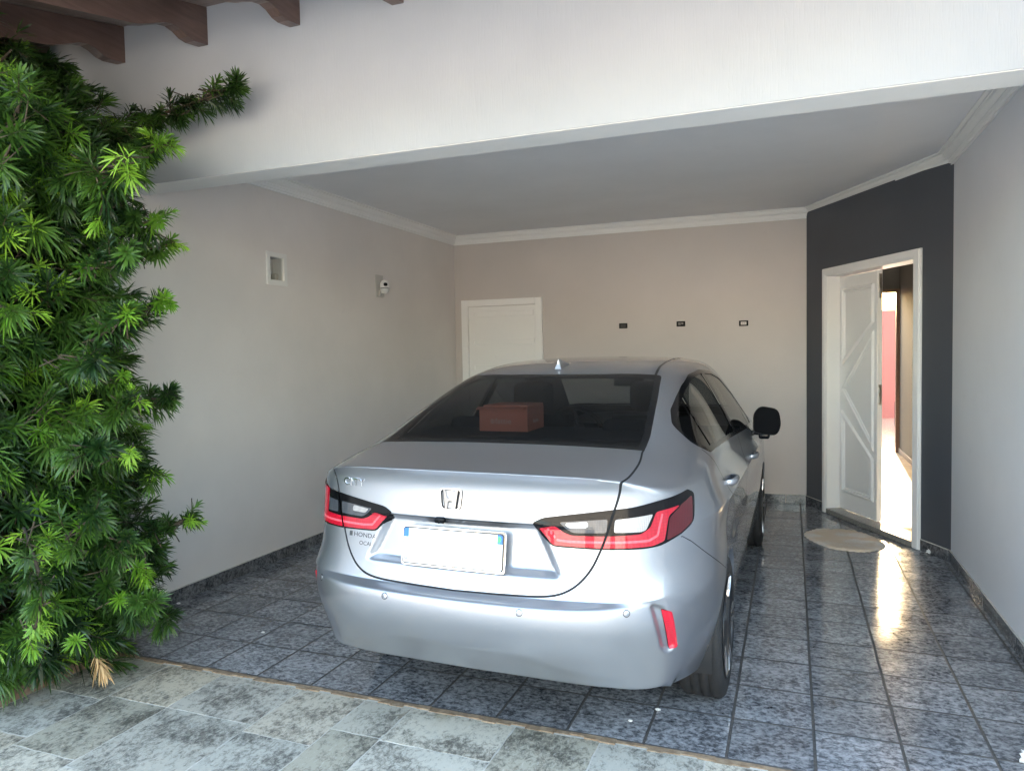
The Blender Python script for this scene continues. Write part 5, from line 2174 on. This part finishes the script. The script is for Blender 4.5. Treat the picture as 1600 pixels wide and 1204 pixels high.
B = []
B.append(branch([(-3.29, 2.93, 2.745), (-3.07, 2.94, 2.785), (-2.81, 2.95, 2.825), (-2.55, 2.95, 2.865)], 38, 'old', .026, .66))
B.append(branch([(-3.20, 2.75, 1.265), (-2.95, 2.75, 1.332), (-2.85, 2.75, 1.355)], 13, 'old', .025, .72))
B.append(branch([(-3.10, 2.75, .60), (-2.84, 2.75, .712), (-2.735, 2.75, .755)], 14, 'new', .025, .62))
B.append(branch([(-2.90, 2.28, 2.30), (-2.62, 2.20, 2.30), (-2.42, 2.2, 2.30)], 13, 'new', .03, .85))
B.append(branch([(-2.60, 2.22, 2.31), (-2.60, 2.20, 2.20), (-2.615, 2.19, 2.10)], 8, 'new', .025, .72))
B.append(branch([(-2.85, 1.98, .86), (-2.68, 1.90, .77), (-2.645, 1.90, .66), (-2.68, 1.90, .54), (-2.75, 1.90, .42)], 14, 'new', .012, .58))
for (px0, pz0, nn) in ((-2.86, 2.62, 16), (-2.70, 2.50, 14), (-2.92, 2.45, 12), (-2.78, 2.33, 12)):
    B.append(branch([(-3.3, 2.15, pz0 - .10), (px0 - .15, 2.02, pz0 - .02), (px0, 1.96, pz0 + .03)], nn, 'new' if nn > 14 else 'old', .05, .85))
for k in range(20):             # loose sprigs along the open side
    z = .35 + 2.25 * k / 19 + rng.uniform(-.05, .05)
    y = rng.uniform(2.0, 2.8)
    x = crown_edge(z) * (y / 2.8) ** .6
    ln_ = rng.uniform(.10, .20)
    rise = rng.uniform(-.03, .09)
    B.append(branch([(x - .12, y, z - .02), (x, y - .01, z + rise * .4), (x + ln_, y - .03, z + rise)], int(6 + ln_ * 30), 'new' if rng.random() < .45 else 'old', .018, .68))
B.append(branch([(-3.5, 2.45, 3.0), (-3.45, 2.5, 2.9), (-3.30, 2.55, 2.83)], 8, 'old', .04, .9))
shoot((-2.735, 2.1, .375), (.4, -.6, .3), 'new', .75)
shoot((-2.640, 2.1, .325), (.75, -.3, -.35), 'dead', .72)
shoot((-3.20, 2.1, .44), (.3, -.7, .0), 'dead', .6)
shoot((-3.62, 2.20, 2.95), (.5, -.5, .5), 'new', 1.2)

leaf_mesh('foliage', old_c, old_t, M_OLD, sh)['kind'] = 'stuff'
leaf_mesh('young_shoots', new_c, new_t, M_NEW, sh)['kind'] = 'stuff'
for dc_, dt_ in zip(dead_c, dead_t): leaf_mesh('dry_sprig', [dc_], [dt_], M_DEAD, sh)
for o in sh.children: o.location = -Vector(sh.location)
bm = bmesh.new()
for a, b in stems: tube(bm, [a, b], [.0030, .0020], 4)
bm_obj('twigs', bm, M_STEM, sh)['kind'] = 'stuff'
for P in B:
    bm = bmesh.new()
    tube(bm, P, [.007] * (len(P) - 1) + [.003], 6)
    bm_obj('branch', bm, M_STEM, sh, True)
for (x, y) in ((-3.55, 2.35), (-3.75, 2.55), (-3.42, 2.15)):
    bm = bmesh.new()
    tube(bm, [(x, y, 0), (x + .03, y - .02, .8), (x - .02, y + .03, 1.7), (x + .02, y, 2.6), (x - .03, y, 3.0)], [.035, .03, .024, .016, .008], 8)
    for k in range(14):
        z = .3 + k * .19
        a = k * 2.4
        tube(bm, [(x, y, z), (x + .16 * math.cos(a), y + .16 * math.sin(a), z + .08), (x + .34 * math.cos(a), y + .30 * math.sin(a), z + .13)], [.010, .008, .004], 5)
    bm_obj('trunk', bm, M_STEM, sh, True)

# ---- planter: low timber-coloured kerb and soil
pn = thing('planter', 'low planting bed with a brown kerb under the shrub', 'planter', (-3.7, 2.2, 0))
bm = bmesh.new(); box(bm, -4.14, -3.33, .9, 2.735, -.05, .025)
bm_obj('soil', bm, MT['soil'], pn)
KB = mat_wood('weathered_kerb', (0.17, 0.105, 0.07), (0.30, 0.21, 0.15), .75, 'y')
bm = bmesh.new(); box(bm, -3.325, -3.275, .9, 2.735, -.03, .050, .006, 2)
bm_obj('kerb', bm, KB, pn)

# ---- fallen leaves on the stones
random.seed(5)
for (x, y, a) in ((-3.16, 2.62, .4),):
    bm = bmesh.new()
    for k in range(5):
        bm2 = None
    prism(bm, [(-.028, 0), (-.012, .007), (.014, .006), (.030, 0), (.012, -.007), (-.014, -.006)], 'z', 0, .0012, M=Matrix.Translation((x, y, .003)) @ Matrix.Rotation(a, 4, 'Z'))
    tag(bm_obj('fallen_leaf', bm, M_DEAD), 'single dry leaf lying on the stone beside the planter kerb', 'leaf')
